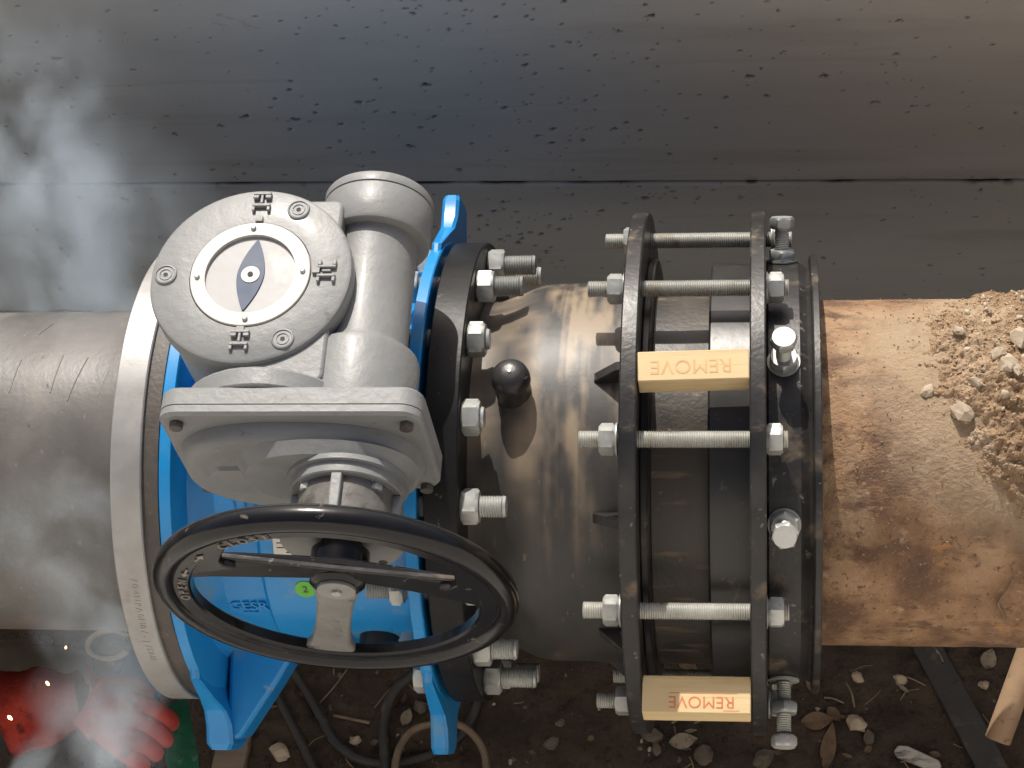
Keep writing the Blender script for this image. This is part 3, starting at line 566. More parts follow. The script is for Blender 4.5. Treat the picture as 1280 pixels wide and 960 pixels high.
settle(bb_, 40, 100, .85, 71)
SXb = -.040
bm = lathe(B(), [(0, .2735), (.008, .2735), (.016, .2708), (.0205, .266), (.0222, .259), (.0222, .252), (.0205, .249), (.0205, .222), (0, .222)], (SXb, -.014, 0), 'z', 40); obj('capped_stub', bm, 'black_rim', bs)
bm = lathe(B(), [(0, .2752), (.0018, .275), (.0022, .273), (0, .273)], (SXb, -.014, 0), 'z', 10); obj('stub_tip', bm, 'zinc', bs)
for th in (90, 50, 10, 130, -30):
    n = radial(th); t = tang(th); bm = B()
    prism(bm, [(.052, .231), (.0865, .231), (.0865, .262), (.078, .260), (.052, .2345)], 'z', -.006, .006)
    bmesh.ops.transform(bm, matrix=frame((0, 0, 0), (1, 0, 0), n, (-t[0], -t[1], -t[2])), verts=bm.verts); obj('gusset', bm, 'black_rim', bs, bevel=.0012)

# ------------------------------------------------------------------ coupling: two rings, sleeve, end collar
ra = thing('clamp_ring', (.097, 0, -.32), 'black steel clamp ring on the spigot side of the coupling', 'clamp ring', 'clamp rings of the coupling')
bm = cyl(B(), (0, 0, 0), 'x', .3195, .0872, .1062, .0018, 128, .2336); obj('ring_plate', bm, 'black_rim', ra)
bm = cyl(B(), (0, 0, 0), 'x', .262, .1062, .116, .002, 96, .2336); obj('ring_lip', bm, 'black', ra)
rb = thing('clamp_ring', (.237, 0, -.32), 'black steel clamp ring beside the set screws', 'clamp ring', 'clamp rings of the coupling')
bm = cyl(B(), (0, 0, 0), 'x', .3188, .2284, .2462, .0018, 128, .213); obj('ring_plate', bm, 'black_rim', rb)
sl = thing('coupling_sleeve', (.17, 0, -.25), 'brown coated sleeve stepped in two diameters between the clamp rings', 'pipe sleeve')
bm = lathe(B(), [(.2335, .1165), (.2345, .118), (.2345, .150), (.2350, .178), (.2350, .1812), (.2335, .1812)], (0, 0, 0), 'x', 128, closed=True); obj('inner_sleeve', bm, 'sleeve', sl)
bm = lathe(B(), [(.2120, .1815), (.2530, .1815), (.2555, .184), (.2555, .2282), (.2120, .2282)], (0, 0, 0), 'x', 128, closed=True); obj('outer_sleeve', bm, 'sleeve_dark', sl)
ec = thing('end_collar', (.28, 0, -.265), 'dark sloping collar round the rusty pipe, carrying the set screws', 'pipe collar')
bm = lathe(B(), [(.2125, .2466), (.2560, .2466), (.2580, .249), (.2580, .2840), (.2545, .2880), (.2520, .2930), (.2545, .2970), (.2635, .2985), (.2646, .3000), (.2646, .3060), (.2635, .3072), (.2125, .3072)], (0, 0, 0), 'x', 128, closed=True); obj('collar_ring', bm, 'black_rim', ec)

# stud rods through both rings
sr = thing('stud_bolt', (.17, 0, 0), '', 'stud bolt', 'long stud bolts through the clamp rings'); sr['_org'] = (0, 0, 0); sr.location = (0, 0, 0)
bm = thread(B(), 'x', .0098, .044, .272, .0026); obj('threaded_rod', bm, 'zinc_yellow', sr)
bm = B(); hexnut(bm, 'x', .031, .0665, .0846, .3); obj('nut', bm, 'zinc', sr)
bm = cyl(B(), (0, 0, 0), 'x', .0185, .0847, .0871, .0005, 28); obj('washer', bm, 'zinc', sr)
bm = B(); hexnut(bm, 'x', .031, .2490, .2665, .55); obj('nut', bm, 'zinc', sr)
bm = cyl(B(), (0, 0, 0), 'x', .0185, .2463, .2488, .0005, 28); obj('washer', bm, 'zinc', sr)
SL = {150: 'topmost galvanised stud bolt, standing clear against the concrete wall', 110: 'galvanised stud bolt second from the top, just above the upper REMOVE timber',
      70: 'galvanised stud bolt just below the upper REMOVE timber', 30: 'galvanised stud bolt just above the lower REMOVE timber', -10: 'galvanised stud bolt mostly hidden under the lower REMOVE timber',
      -50: 'galvanised stud bolt low on the underside, only its tip showing left of the ring'}
for i, th in enumerate((150, 110, 70, 30, -10, -50)):
    n = radial(th) * .285; dx = (.012, 0, -.005, -.003, .002, .012)[i]
    o = sr if i == 0 else dup(sr, (0, 0, 0)); o.location = (dx * .5, n.y, n.z); o.rotation_euler = (i * 1.13, 0, 0); o['label'] = SL[th]
# radial set screws on the end collar
ss = thing('set_screw', (0, 0, 0), '', 'set screw', 'set screws round the end collar')
bm = B(); hexnut(bm, 'z', .0265, .2990, .3130, .2); obj('screw_head', bm, 'zinc', ss)
bm = thread(B(), 'z', .0088, .24, .2990, .0026); obj('screw_thread', bm, 'zinc_yellow', ss)
bm = B(); hexnut(bm, 'z', .030, .2600, .2735, .5); obj('lock_nut', bm, 'zinc', ss)
bm = lathe(B(), [(0, .2585), (.0185, .2585), (.0185, .2605), (0, .2605)], (0, 0, 0), 'z', 28); obj('washer', bm, 'zinc', ss)
for i, (th, l) in enumerate(((140, 'topmost set screw, sticking up against the concrete wall'), (91, 'sunlit set screw level with the upper REMOVE timber'), (50, 'set screw below the third stud bolt, seen nearly end on'), (-8, 'lowest set screw, hanging over the dark soil beside the lower timber'))):
    o = ss if i == 0 else dup(ss, (0, 0, 0)); o.location = (.2655, 0, 0); o.rotation_euler = (R_(90 - th), 0, 0); o['label'] = 'zinc plated ' + l
    if i == 3:      # the lowest one is screwed further out
        for chd in o.children:
            if chd.name.startswith('screw_head'): chd.location = (0, 0, .026)
            if chd.name.startswith('lock_nut'): chd.location = (0, 0, .026)
            if chd.name.startswith('screw_thread'): chd.location = (0, 0, .022)
# REMOVE timbers
def timber(th, w, h, r0, label, ink, spin, tilt=0):
    n = radial(th); t = tang(th)
    o = thing('timber_spacer', Vector((.1675, 0, 0)) + n * r0, label, 'timber spacer', 'stamped timber spacers between the clamp rings')
    F = frame(Vector((.1675, 0, 0)) + n * r0, (1, 0, 0), t, n)
    bm = B(); box(bm, (-.0603, -w / 2, 0), (.0605, w / 2, h)); bmesh.ops.rotate(bm, verts=bm.verts, cent=(0, 0, 0), matrix=Matrix.Rotation(R_(tilt), 3, 'Z')); bmesh.ops.transform(bm, matrix=F, verts=bm.verts); obj('timber_block', bm, 'wood', o, bevel=.0012)
    return o, F
o, F = timber(84.2, .0355, .032, .287, 'upper pale timber spacer with faded upside down REMOVE stamp, in full sun', 'faint_print', 0, 1.6)
obj('stamped_word', textbm('REMOVE', .0235, .0001, F @ Matrix.Translation((-.002, -.001, .0322)) @ Matrix.Rotation(R_(181.6), 4, 'Z')), 'faint_print', o)
n = radial(10)
o = thing('timber_spacer', (.1675, -.3213, .05), 'lower pale timber spacer with upside down red REMOVE stamp, above the soil', 'timber spacer', 'stamped timber spacers between the clamp rings')
F = frame((.1675, -.3213, .0825), (1, 0, 0), (0, .9962, .0872), (0, -.0872, .9962))       # local z = outward face
bm = B(); box(bm, (-.0603, -.0215, -.034), (.0605, .0215, 0)); bmesh.ops.transform(bm, matrix=F, verts=bm.verts); obj('timber_block', bm, 'wood', o, bevel=.0012)
obj('stamped_word', textbm('REMOVE', .0195, .0001, F @ Matrix.Translation((.006, -.0085, .0002)) @ Matrix.Rotation(math.pi, 4, 'Z')), 'red_print', o)
bm = B(); box(bm, (-.030, .0008, .0), (.046, .0016, .0002)); box(bm, (.030, -.0190, .0), (.048, -.0182, .0002)); bmesh.ops.transform(bm, matrix=F, verts=bm.verts); obj('stamp_line', bm, 'red_print', o)

# ------------------------------------------------------------------ flange bolts
fb = thing('flange_bolt', (0, 0, 0), '', 'flange bolt', 'bolts clamping the black flange to the valve')
bm = B(); hexnut(bm, 'x', .0365, -.0930, -.0725, .25); obj('nut', bm, 'zinc', fb)
bm = thread(B(), 'x', .0126, -.178, -.0415, .0030, seg=24); lathe(bm, [(.0125, -.0415), (.0112, -.0385), (0, -.0385)], (0, 0, 0), 'x', 24); obj('threaded_shank', bm, 'zinc', fb)
bm = B(); hexnut(bm, 'x', .0365, -.1790, -.1635, .4); obj('bolt_head', bm, 'zinc', fb)
FL = {144: 'zinc flange bolt topmost on the black flange, against the wall', 121.5: 'zinc flange bolt second from the top, beside the blue lug', 99: 'zinc nut flush on the black flange, third from the top',
      76.5: 'zinc nut flush on the black flange in deep shadow, left of the capped stub', 54: 'zinc flange bolt with long bare thread, just above the handwheel rim', 31.5: 'zinc flange bolt seen through the right opening of the handwheel',
      9: 'zinc flange bolt just below the handwheel rim', -13.5: 'zinc flange bolt lowest on the black flange, over the soil', -36: 'zinc flange bolt on the underside of the black flange'}
for i, th in enumerate((144, 121.5, 99, 76.5, 54, 31.5, 9, -13.5, -36, 166.5)):
    n = radial(th) * .2565; o = fb if i == 0 else dup(fb, (0, 0, 0))
    dx = {0: .004, 1: .0, 2: 0, 3: 0, 4: -.004, 5: -.035, 6: -.004, 7: .008}.get(i, 0)
    o.location = (0, n.y, n.z); o.rotation_euler = ((i * .77) % 1.05, 0, 0); o['label'] = FL.get(th, 'zinc flange bolt behind the topmost one, close to the wall')
    for chd in o.children:
        if chd.name.startswith('threaded'): chd.location.x = -.0295 if i in (2, 3, 5) else dx

# ------------------------------------------------------------------ rusty pipe, soil heaped on it
rp = thing('rusty_pipe', (.9, 0, -.21), 'rusty brown earth stained pipe running into the soil heap at right', 'pipe')
nx, na = 220, 300
xs = np.concatenate([np.linspace(.25, .80, nx), [1.2, 2, 3.2]]); th = np.linspace(0, 2 * math.pi, na)
XX, TT = np.meshgrid(xs, th); RR = .2097 + .0008 * vnoise(XX * 2, TT * .45, 21, 4, 22) + .0011 * vnoise(XX, TT * .21, 23, 3, 110)
RR[-1] = RR[0]
P = np.stack([XX, -RR * np.cos(TT), RR * np.sin(TT)], -1)
dz_ = np.degrees(TT); xe_ = np.interp(dz_, [15, 40, 48, 55, 63, 75, 85, 95, 105, 118, 126, 135, 172], [.60, .545, .520, .498, .470, .446, .428, .412, .402, .402, .42, .452, .56])
DU = smooth(-.10, .01, XX - xe_ + .10 * vnoise(XX, TT * .21, 61, 4, 14)) * (.45 + 1.0 * (vnoise(XX, TT * .21, 63, 4, 60) + .35)) * smooth(25, 50, dz_) * smooth(190, 165, dz_)
o = grid_obj('pipe_barrel', P, 'rust', attr=('dust', np.clip(DU, 0, .9))); o.parent = rp; o.location = (-.9, 0, .21)
# soil heap (mass of earth lying on the pipe)
xs = np.concatenate([np.linspace(.36, .72, 190), np.linspace(.73, 1.5, 60)]); th = np.radians(np.linspace(15, 172, 330))
XX, TT = np.meshgrid(xs, th); deg = np.degrees(TT)
xe = np.interp(deg, [15, 40, 48, 55, 63, 75, 85, 95, 105, 118, 126, 135, 172], [.60, .545, .520, .498, .470, .446, .428, .412, .402, .402, .42, .452, .56])
lobes = .035 * vnoise(XX * 1.5, TT, 31, 3, 9)
dd = XX - xe + lobes
H = .009 * smooth(.0, .14, dd) + .005 * smooth(-.005, .05, dd) + .03 * smooth(.24, .8, dd)
H += smooth(-.005, .03, dd) * (.022 * vnoise(XX, TT * .24, 33, 5, 28, .66) + .014 * vnoise(XX, TT * .24, 39, 4, 90, .65))
RR = np.where(dd < -.006, .205, .2075 + H)
P = np.stack([XX, -RR * np.cos(TT), RR * np.sin(TT)], -1)
heap = grid_obj('soil_heap', P, 'dirt_pale'); heap['kind'] = 'stuff'; heap['label'] = 'heap of pale clay soil and grit lying on top of the rusty pipe'; heap['category'] = 'soil'
HX, HT, HR, HD = XX, deg, RR, dd
def hull_pts(seed, n, r, flat=.75):
    q = random.Random(int(seed * 1000)); b2 = B()
    for _ in range(n):
        v = Vector((q.gauss(0, 1), q.gauss(0, 1), q.gauss(0, 1))).normalized() * q.uniform(.75, 1.05); b2.verts.new(Vector((v.x * 1.2, v.y * q.uniform(.85, 1), v.z * flat)) * r)
    h = bmesh.ops.convex_hull(b2, input=b2.verts); bmesh.ops.delete(b2, geom=[v for v in b2.verts if not v.link_faces], context='VERTS'); return b2
def rock(bm, c, r, seed, sub=1, flat=.75):
    b2 = hull_pts(seed, 16 if sub == 1 else 30, r, flat)
    if sub > 1:
        bmesh.ops.subdivide_edges(b2, edges=b2.edges[:], cuts=1, use_grid_fill=True)
        bmesh.ops.smooth_vert(b2, verts=b2.verts, factor=.35, use_axis_x=True, use_axis_y=True, use_axis_z=True)
        for v in b2.verts: v.co *= 1 + .30 * noise.noise(v.co / r * 2.3 + Vector((seed, seed * 2, 0)))
    bmesh.ops.rotate(b2, verts=b2.verts, cent=(0, 0, 0), matrix=Matrix.Rotation(seed * 2.1, 3, 'Z') @ Matrix.Rotation(.5 * math.sin(seed * 3), 3, 'X'))
    bmesh.ops.translate(b2, verts=b2.verts, vec=c); return join(bm, b2)
def heap_pt(lo=0.0, hi=9):
    while True:
        j = rng.integers(0, HX.shape[0]); i = rng.integers(0, HX.shape[1])
        if lo < HD[j, i] < hi and HX[j, i] < .75 and 30 < HT[j, i] < 160: return Vector((HX[j, i], -HR[j, i] * math.cos(R_(HT[j, i])), HR[j, i] * math.sin(R_(HT[j, i]))))
# one template of grit stones, copied as points in numpy
def pebble_cloud(name, pts, rad, material, label, seed=1, cat='gravel'):
    tb = []
    for k in range(8):
        b2 = hull_pts(seed * 10 + k + .3, 11, 1.0, .8); bmesh.ops.triangulate(b2, faces=b2.faces[:]); b2.verts.ensure_lookup_table(); b2.verts.index_update()
        tb.append((np.array([v.co[:] for v in b2.verts]), np.array([[v.index for v in f.verts] for f in b2.faces]))); b2.free()
    V, F = [], []; n0 = 0; r2 = np.random.default_rng(seed)
    for p, r in zip(pts, rad):
        v, f = tb[r2.integers(0, 8)]; q = r2.normal(size=(3, 3)); Q, _ = np.linalg.qr(q)
        V.append((v * r * r2.uniform(.6, 1.2, 3)) @ Q.T + np.array(p)); F.append(f + n0); n0 += len(v)
    V = np.concatenate(V); F = np.concatenate(F)
    me = bpy.data.meshes.new(name); me.vertices.add(len(V)); me.vertices.foreach_set('co', V.reshape(-1).astype(np.float32)); me.loops.add(F.size); me.loops.foreach_set('vertex_index', F.reshape(-1).astype(np.int32))
    me.polygons.add(len(F)); me.polygons.foreach_set('loop_start', np.arange(0, F.size, 3, dtype=np.int32)); me.update(calc_edges=True); me.materials.append(M[material])
    o = bpy.data.objects.new(name, me); C.objects.link(o); tag(o, label, cat, kind='stuff'); return o
pts = [heap_pt(-.010) for _ in range(11000)]; pebble_cloud('clay_grit', pts, rng.choice([.0009, .0013, .0020, .0034], 11000, p=[.42, .34, .18, .06]), 'grit', 'loose clay grit scattered over the soil heap', 2)
pts = [heap_pt(.06) for _ in range(420)]; pebble_cloud('pale_grit', pts, rng.choice([.002, .003, .0045, .006], 420, p=[.4, .35, .18, .07]), 'stone_pale', 'pale gravel bedded in the soil heap', 5)
pts = []
for _ in range(900):
    x = rng.uniform(.32, .62); t = R_(rng.uniform(35, 150)); pts.append((x, -.2105 * math.cos(t), .2105 * math.sin(t)))
pebble_cloud('loose_crumbs', pts, rng.choice([.0006, .0010, .0016], 900, p=[.6, .3, .1]), 'grit', 'tiny crumbs of earth stuck to the rusty pipe', 8)
HS = [((1205, 505), .013, 'cream stone with shadow under it, lowest large stone on the soil heap'), ((1262, 443), .013, 'pale angular stone near the right edge of the soil heap'), ((1160, 472), .009, 'small brown stone at the left edge of the soil heap'),
      ((1198, 397), .008, 'whitish stone high on the soil heap near the wall'), ((1275, 405), .014, 'large white stone at the right edge of the soil heap'), ((1250, 425), .010, 'grey white stone left of the large white stone'), ((1220, 465), .008, 'small cream stone in the middle of the soil heap'), ((1274, 452), .008, 'pale stone below the angular one at the right edge')]
for i, ((px, py), r, l) in enumerate(HS):
    v = (cd + cr * ((px - 640) / FPX) - cu * ((py - 480) / FPX)); rr_ = .243
    a = v.y ** 2 + v.z ** 2; b = 2 * (CAM.y * v.y + CAM.z * v.z); c = CAM.y ** 2 + CAM.z ** 2 - rr_ ** 2
    p = CAM + v * ((-b - math.sqrt(b * b - 4 * a * c)) / (2 * a))
    tt = math.degrees(math.atan2(p.z, -p.y)); j = np.argmin(np.abs(HX - p.x) * 4 + np.abs(HT - tt) * .01); Rr = HR.reshape(-1)[j]
    p = Vector((p.x, 0, 0)) + Vector((0, p.y, p.z)).normalized() * (Rr + r * .3)
    bm = rock(B(), p, r, i + 1.3, 2); single('stone', bm, 'stone_pale', p, l, 'stone', 'stones on the soil heap', angle=25)
# dry root hanging on the pipe
root_pts = [Vector((x, -.2125 * math.cos(R_(a)), .2125 * math.sin(R_(a)))) for x, a in ((.520, 29), (.514, 24), (.506, 19), (.512, 14), (.516, 9))]
bm = tube(B(), spline(root_pts, 5), .0011, 5); single('dry_root', bm, 'stick', root_pts[2], 'thin pale root hanging down the shaded side of the rusty pipe', 'root')

# ------------------------------------------------------------------ trench floor debris
def gz(x, y):
    i = np.argmin(np.abs(gx - x)); j = np.argmin(np.abs(gy - y)); return float(Z[j, i])
def gp(px, py):
    p = at(px, py, GZ); 
    for _ in range(3): p = at(px, py, gz(p.x, p.y))
    return p
pts = []; 
for _ in range(5200):
    x, y = rng.uniform(-.95, .75), rng.uniform(-.36, .2); pts.append((x, y, gz(x, y) + .001))
pebble_cloud('soil_crumbs', pts, rng.choice([.0016, .0026, .004, .006], 5200, p=[.4, .35, .2, .05]), 'dirt', 'clods of dark soil covering the trench floor', 11, 'soil')
pts = []
for _ in range(1300):
    x, y = rng.uniform(-.95, .75), rng.uniform(-.36, .15); pts.append((x, y, gz(x, y) + .001))
pebble_cloud('pale_pebbles', pts, rng.choice([.0009, .0016, .003], 1300, p=[.6, .3, .1]), 'stone', 'small dull pebbles scattered in the dark soil', 13)
def leaf_bm(L_, w_, seed, curl=.25):
    bm = B(); n = 9; r2 = random.Random(seed); rows = []
    for i in range(n + 1):
        t = i / n; ww = w_ * (math.sin(math.pi * min(1, t * 1.02 + .01)) ** .8) * (1 - .25 * t); z = curl * L_ * (t - .5) ** 2 + .03 * L_ * r2.random()
        sag = w_ * .35
        rows.append([(L_ * (t - .5), -ww, z + sag * r2.uniform(.4, .9)), (L_ * (t - .5), 0, z), (L_ * (t - .5), ww, z + sag * r2.uniform(.4, .9))])
    vs = [[[bm.verts.new((x, y, z + dz)) for x, y, z in r] for r in rows] for dz in (0, .0006)]
    for s in (0, 1):
        for i in range(n):
            for k in range(2): bm.faces.new((vs[s][i][k], vs[s][i + 1][k], vs[s][i + 1][k + 1], vs[s][i][k + 1]))
    for i in range(n):
        for k in (0, 2): bm.faces.new((vs[0][i][k], vs[0][i + 1][k], vs[1][i + 1][k], vs[1][i][k]))
    return bm
def leaf(px, py, L_, w_, rot, material, label, seed, tilt=(0.15, -.1)):
    p = gp(px, py); p.z += .005
    o = single('dry_leaf', leaf_bm(L_, w_, seed), material, (0, 0, 0), label, 'leaf', 'dry leaves on the trench floor'); o.location = p; o.rotation_euler = (tilt[0], tilt[1], R_(rot)); return o
leaf(1017, 858, .042, .012, -75, 'leaf', 'pointed tan leaf just right of the lowest set screw', 1)
leaf(1035, 935, .075, .013, 80, 'leaf', 'long narrow brown leaf standing upright near the bottom edge, below the collar', 2)
leaf(1022, 903, .05, .016, 5, 'leaf', 'broad brown leaf lying crosswise below the pointed tan leaf', 3)
leaf(1043, 895, .03, .010, -50, 'leaf', 'small pale brown leaf at the right tip of the broad leaf', 4)
leaf(1162, 822, .05, .017, -30, 'leaf_pale', 'cupped pale leaf tucked under the rusty pipe', 5)
leaf(855, 928, .044, .014, 8, 'leaf_pale', 'spotted pale leaf below the lower REMOVE timber', 6)
leaf(860, 832, .040, .012, -35, 'leaf', 'brown leaf in the gap above the lower REMOVE timber', 7)
leaf(812, 832, .05, .010, 60, 'leaf', 'curled brown leaf beside the ring, above the lower REMOVE timber', 8)
leaf(845, 892, .05, .008, 20, 'leaf_pale', 'shredded pale leaf directly below the lower REMOVE timber', 9)
leaf(1235, 826, .035, .014, 70, 'leaf_pale', 'grey leaf against the underside of the rusty pipe, left of the tan pole', 10)
leaf(509, 898, .030, .010, 70, 'leaf_pale', 'pale spotted leaf between the black hose and the right blue foot', 14)
for i in range(18):
    px, py = rng.uniform(330, 1260), rng.uniform(835, 957)
    leaf(px, py, rng.uniform(.010, .024), rng.uniform(.003, .0065), rng.uniform(0, 360), 'leaf' if rng.random() < .9 else 'leaf_pale', 'small crumpled dry leaf scrap on the dark soil', 20 + i, (rng.uniform(-.4, .4), rng.uniform(-.4, .4)))
GS = [((1070, 906), .016, 'stone_pale', 'pale lumpy stone between the long leaf and the bark chip'), ((1088, 925), .012, 'stone', 'dull stone right of the pale lumpy stone'), ((365, 808), .014, 'stone_pale', 'pale tan stone beside the black hose'), ((357, 797), .013, 'stone', 'grey green stone behind the pale tan stone'),
      ((525, 885), .014, 'stone', 'grey stone left of the right blue foot'), ((445, 927), .010, 'stone_pale', 'small pale stone inside the loop of black hose'), ((350, 940), .019, 'stone_pale', 'flat cream stone at the bottom, right of the old timber'), ((880, 945), .018, 'stone', 'large speckled brown stone at the bottom edge'), ((955, 950), .018, 'stone', 'smooth dark brown stone at the bottom edge, right of the speckled one'),
      ((815, 920), .016, 'stone', 'grey stone left of the spotted pale leaf'), ((820, 938), .011, 'stone', 'small grey stone under the grey stone'), ((690, 930), .012, 'stone', 'orange brown stone on the open soil right of the tan hoop'), ((1126, 850), .011, 'stone_pale', 'white stone below the rusty pipe'), ((1072, 848), .012, 'stone_pale', 'cream stone below the rusty pipe near the collar'), ((700, 905), .008, 'stone', 'small grey pebble on the open soil'), ((1230, 857), .009, 'stone_pale', 'whitish pebble left of the tan pole')]
for i, ((px, py), r, mt_, l) in enumerate(GS):
    p = gp(px, py); p.z += r * .3; single('stone', rock(B(), p, r, i + 20.7, 2, .85), mt_, p, l, 'stone', 'stones on the trench floor', angle=25)
for i in range(46):
    p = gp(rng.uniform(330, 1275), rng.uniform(830, 958)); r = rng.uniform(.0025, .0055); p.z += r * .1
    single('pebble', rock(B(), p, r, i + 60.1, 1, .6), 'stone' if rng.random() < .7 else 'stone_pale', p, 'small pebble half sunk in the dark soil', 'pebble', 'pebbles on the trench floor', angle=25)
def twig(a, b, r, label, bend=.15):
    p, q = gp(*a), gp(*b); p.z += r + .002; q.z += r + .003; mid = (p + q) / 2 + Vector((rng.uniform(-1, 1), rng.uniform(-1, 1), .3)) * (q - p).length * bend
    bm = tube(B(), spline([p, mid, q], 6), r, 6); single('twig', bm, 'stick', mid, label, 'twig', 'twigs on the trench floor')
twig((418, 896), (463, 905), .0026, 'pale straight twig lying inside the loop of black hose', .03)
twig((840, 905), (900, 868), .0018, 'long thin twig slanting below the lower REMOVE timber', .05)
twig((868, 905), (915, 885), .0016, 'thin twig crossing right of the spotted pale leaf', .1)
twig((1058, 855), (1068, 885), .0016, 'short pale twig upright below the rusty pipe', .1)
twig((1030, 873), (1055, 880), .0014, 'thin brown twig right of the pointed leaf', .1)
twig((400, 880), (440, 830), .0012, 'fine twig rising beside the black hose', .1)
for i in range(34):
    x, y = rng.uniform(330, 1250), rng.uniform(835, 955); a = rng.uniform(0, 6.28); l = rng.uniform(12, 38)
    twig((x, y), (x + l * math.cos(a), y + l * math.sin(a)), rng.uniform(.0006, .0012), 'small thin twig lying on the dark soil', .15)
p = gp(1147, 950); bm = B(); prism(bm, [(-.036, -.006), (-.028, -.012), (.03, -.012), (.037, 0), (.03, .008), (-.02, .011), (-.034, .006)], 'z', 0, .008); bmesh.ops.rotate(bm, verts=bm.verts, cent=(0, 0, 0), matrix=Matrix.Rotation(R_(-22), 3, 'Z')); bmesh.ops.translate(bm, verts=bm.verts, vec=p + Vector((0, 0, .006)))
single('bark_chip', bm, 'birch', p, 'white and black streaked bark chip at the bottom edge', 'bark chip', bevel=.003)
# hoses
def hose(pix, r, material, name, label, cat, dz=0):
    P_ = [gp(*q) + Vector((0, 0, r + .004 + dz)) for q in pix]; bm = tube(B(), spline(P_, 8), r, 12); single(name, bm, material, P_[0], label, cat)
hose([(325, 790), (335, 840), (352, 880), (375, 925), (400, 975)], .0075, 'hose', 'rubber_hose', 'straight black hose running down beside the old timber', 'hose')
hose([(330, 800), (360, 830), (392, 880), (425, 935), (470, 957), (530, 950), (575, 925), (597, 885), (596, 850), (590, 800)], .0075, 'hose', 'rubber_hose', 'black hose looping under the valve behind the right blue foot', 'hose')
hose([(520, 850), (497, 870), (484, 905), (485, 960), (488, 985)], .0085, 'hose', 'rubber_hose', 'thick black hose standing upright left of the right blue foot', 'hose', .012)
hose([(497, 985), (503, 950), (520, 925), (548, 916), (577, 917), (598, 932), (610, 955), (612, 985)], .0058, 'hoop', 'tan_hose', 'muddy tan hose arching under the tip of the right blue foot', 'hose', .03)
hose([(640, 822), (668, 828)], .0016, 'zinc', 'loose_wire', 'short bright wire sticking out beside the lowest flange bolt', 'wire', .25)
# timber baulk, pole, dark bar
a, b = gp(322, 815), gp(285, 985); d = (b - a).normalized(); side = Vector((-d.y, d.x, 0)).normalized()
bm = B(); pl_ = [(-.026, 0), (.026, 0), (.026, .03), (-.026, .03)]; A_ = []
for q in (a + d * -.05, b + d * .3): A_.append([bm.verts.new(q + side * u + Vector((0, 0, w - .004))) for u, w in pl_])
for i in range(4): bm.faces.new((A_[0][i], A_[0][(i + 1) % 4], A_[1][(i + 1) % 4], A_[1][i]))
bm.faces.new(A_[0]); bm.faces.new(A_[1]); single('timber_baulk', bm, 'wood_old', (a + b) / 2, 'old grey brown timber baulk lying behind the left blue foot', 'timber', bevel=.003)
p0 = at(1247, 926, -.47); p1 = at(1296, 790, -.40)
dv = (p1 - p0).normalized(); bm = tube(B(), [p0, p0 + dv * .001, p0 + dv * .30], [.0165, .0178, .0178], 24); single('wooden_pole', bm, 'pole', p0, 'round tan wooden pole leaning at the lower right corner', 'pole')
a, b = gp(1160, 815), gp(1238, 960); d = (b - a).normalized(); side = Vector((-d.y, d.x, 0)).normalized(); bm = B(); A_ = []
for q in (a + d * -.05, b + d * .25): A_.append([bm.verts.new(q + side * u + Vector((0, 0, w))) for u, w in ((-.022, 0), (.022, 0), (.022, .014), (-.022, .014))])
for i in range(4): bm.faces.new((A_[0][i], A_[0][(i + 1) % 4], A_[1][(i + 1) % 4], A_[1][i]))
bm.faces.new(A_[0]); bm.faces.new(A_[1]); single('dark_plank', bm, 'hose', (a + b) / 2, 'flat blackened plank slanting under the rusty pipe at lower right', 'plank', bevel=.002)
# green strap
pc = at(212, 920, -.38); bm = B(); rows = []
for i in range(15):
    t = i / 14; y = .05 - t * .16; w = .020 + .005 * math.sin(t * 5); rows.append([bm.verts.new(pc + Vector((.03 * t + u * w + .002 * math.sin(9 * t + u * 3), y, .012 * math.sin(u * 2.6 + t * 4) - .05 * t * t))) for u in np.linspace(-1, 1, 9)])
for A, D in zip(rows[:-1], rows[1:]):
    for k in range(8): bm.faces.new((A[k], A[k + 1], D[k + 1], D[k]))
bmesh.ops.solidify(bm, geom=bm.faces[:], thickness=.003); single('green_strap', bm, 'green_cloth', pc, 'frayed green woven strap hanging below the silver flange', 'strap')

# ------------------------------------------------------------------ welder's arms reaching under the left pipe
def skin_mesh(name, verts, edges, radii, material, parent, sub=2, root=0):
    me = bpy.data.meshes.new(name); off = Vector(parent.get('_org', (0, 0, 0))); me.from_pydata([tuple(Vector(v) - off) for v in verts], edges, []); o = bpy.data.objects.new(name, me); C.objects.link(o); o.parent = parent
    sk = o.modifiers.new('skin', 'SKIN'); sk.use_smooth_shade = True; lay = me.skin_vertices[0].data if me.skin_vertices else None
    if lay is None: me.attributes; 
    for i, r in enumerate(radii):
        rr = r if isinstance(r, tuple) else (r, r); lay[i].radius = rr
    lay[root].use_root = True
    sb = o.modifiers.new('subsurf', 'SUBSURF'); sb.levels = sub; sb.render_levels = sub
    me.materials.append(M[material])
    dg = bpy.context.evaluated_depsgraph_get(); m2 = bpy.data.meshes.new_from_object(o.evaluated_get(dg)); o.modifiers.clear(); o.data = m2
    for p in m2.polygons: p.use_smooth = True
    if not m2.materials: m2.materials.append(M[material])
    return o
def has_skin(me): return len(me.skin_vertices) > 0
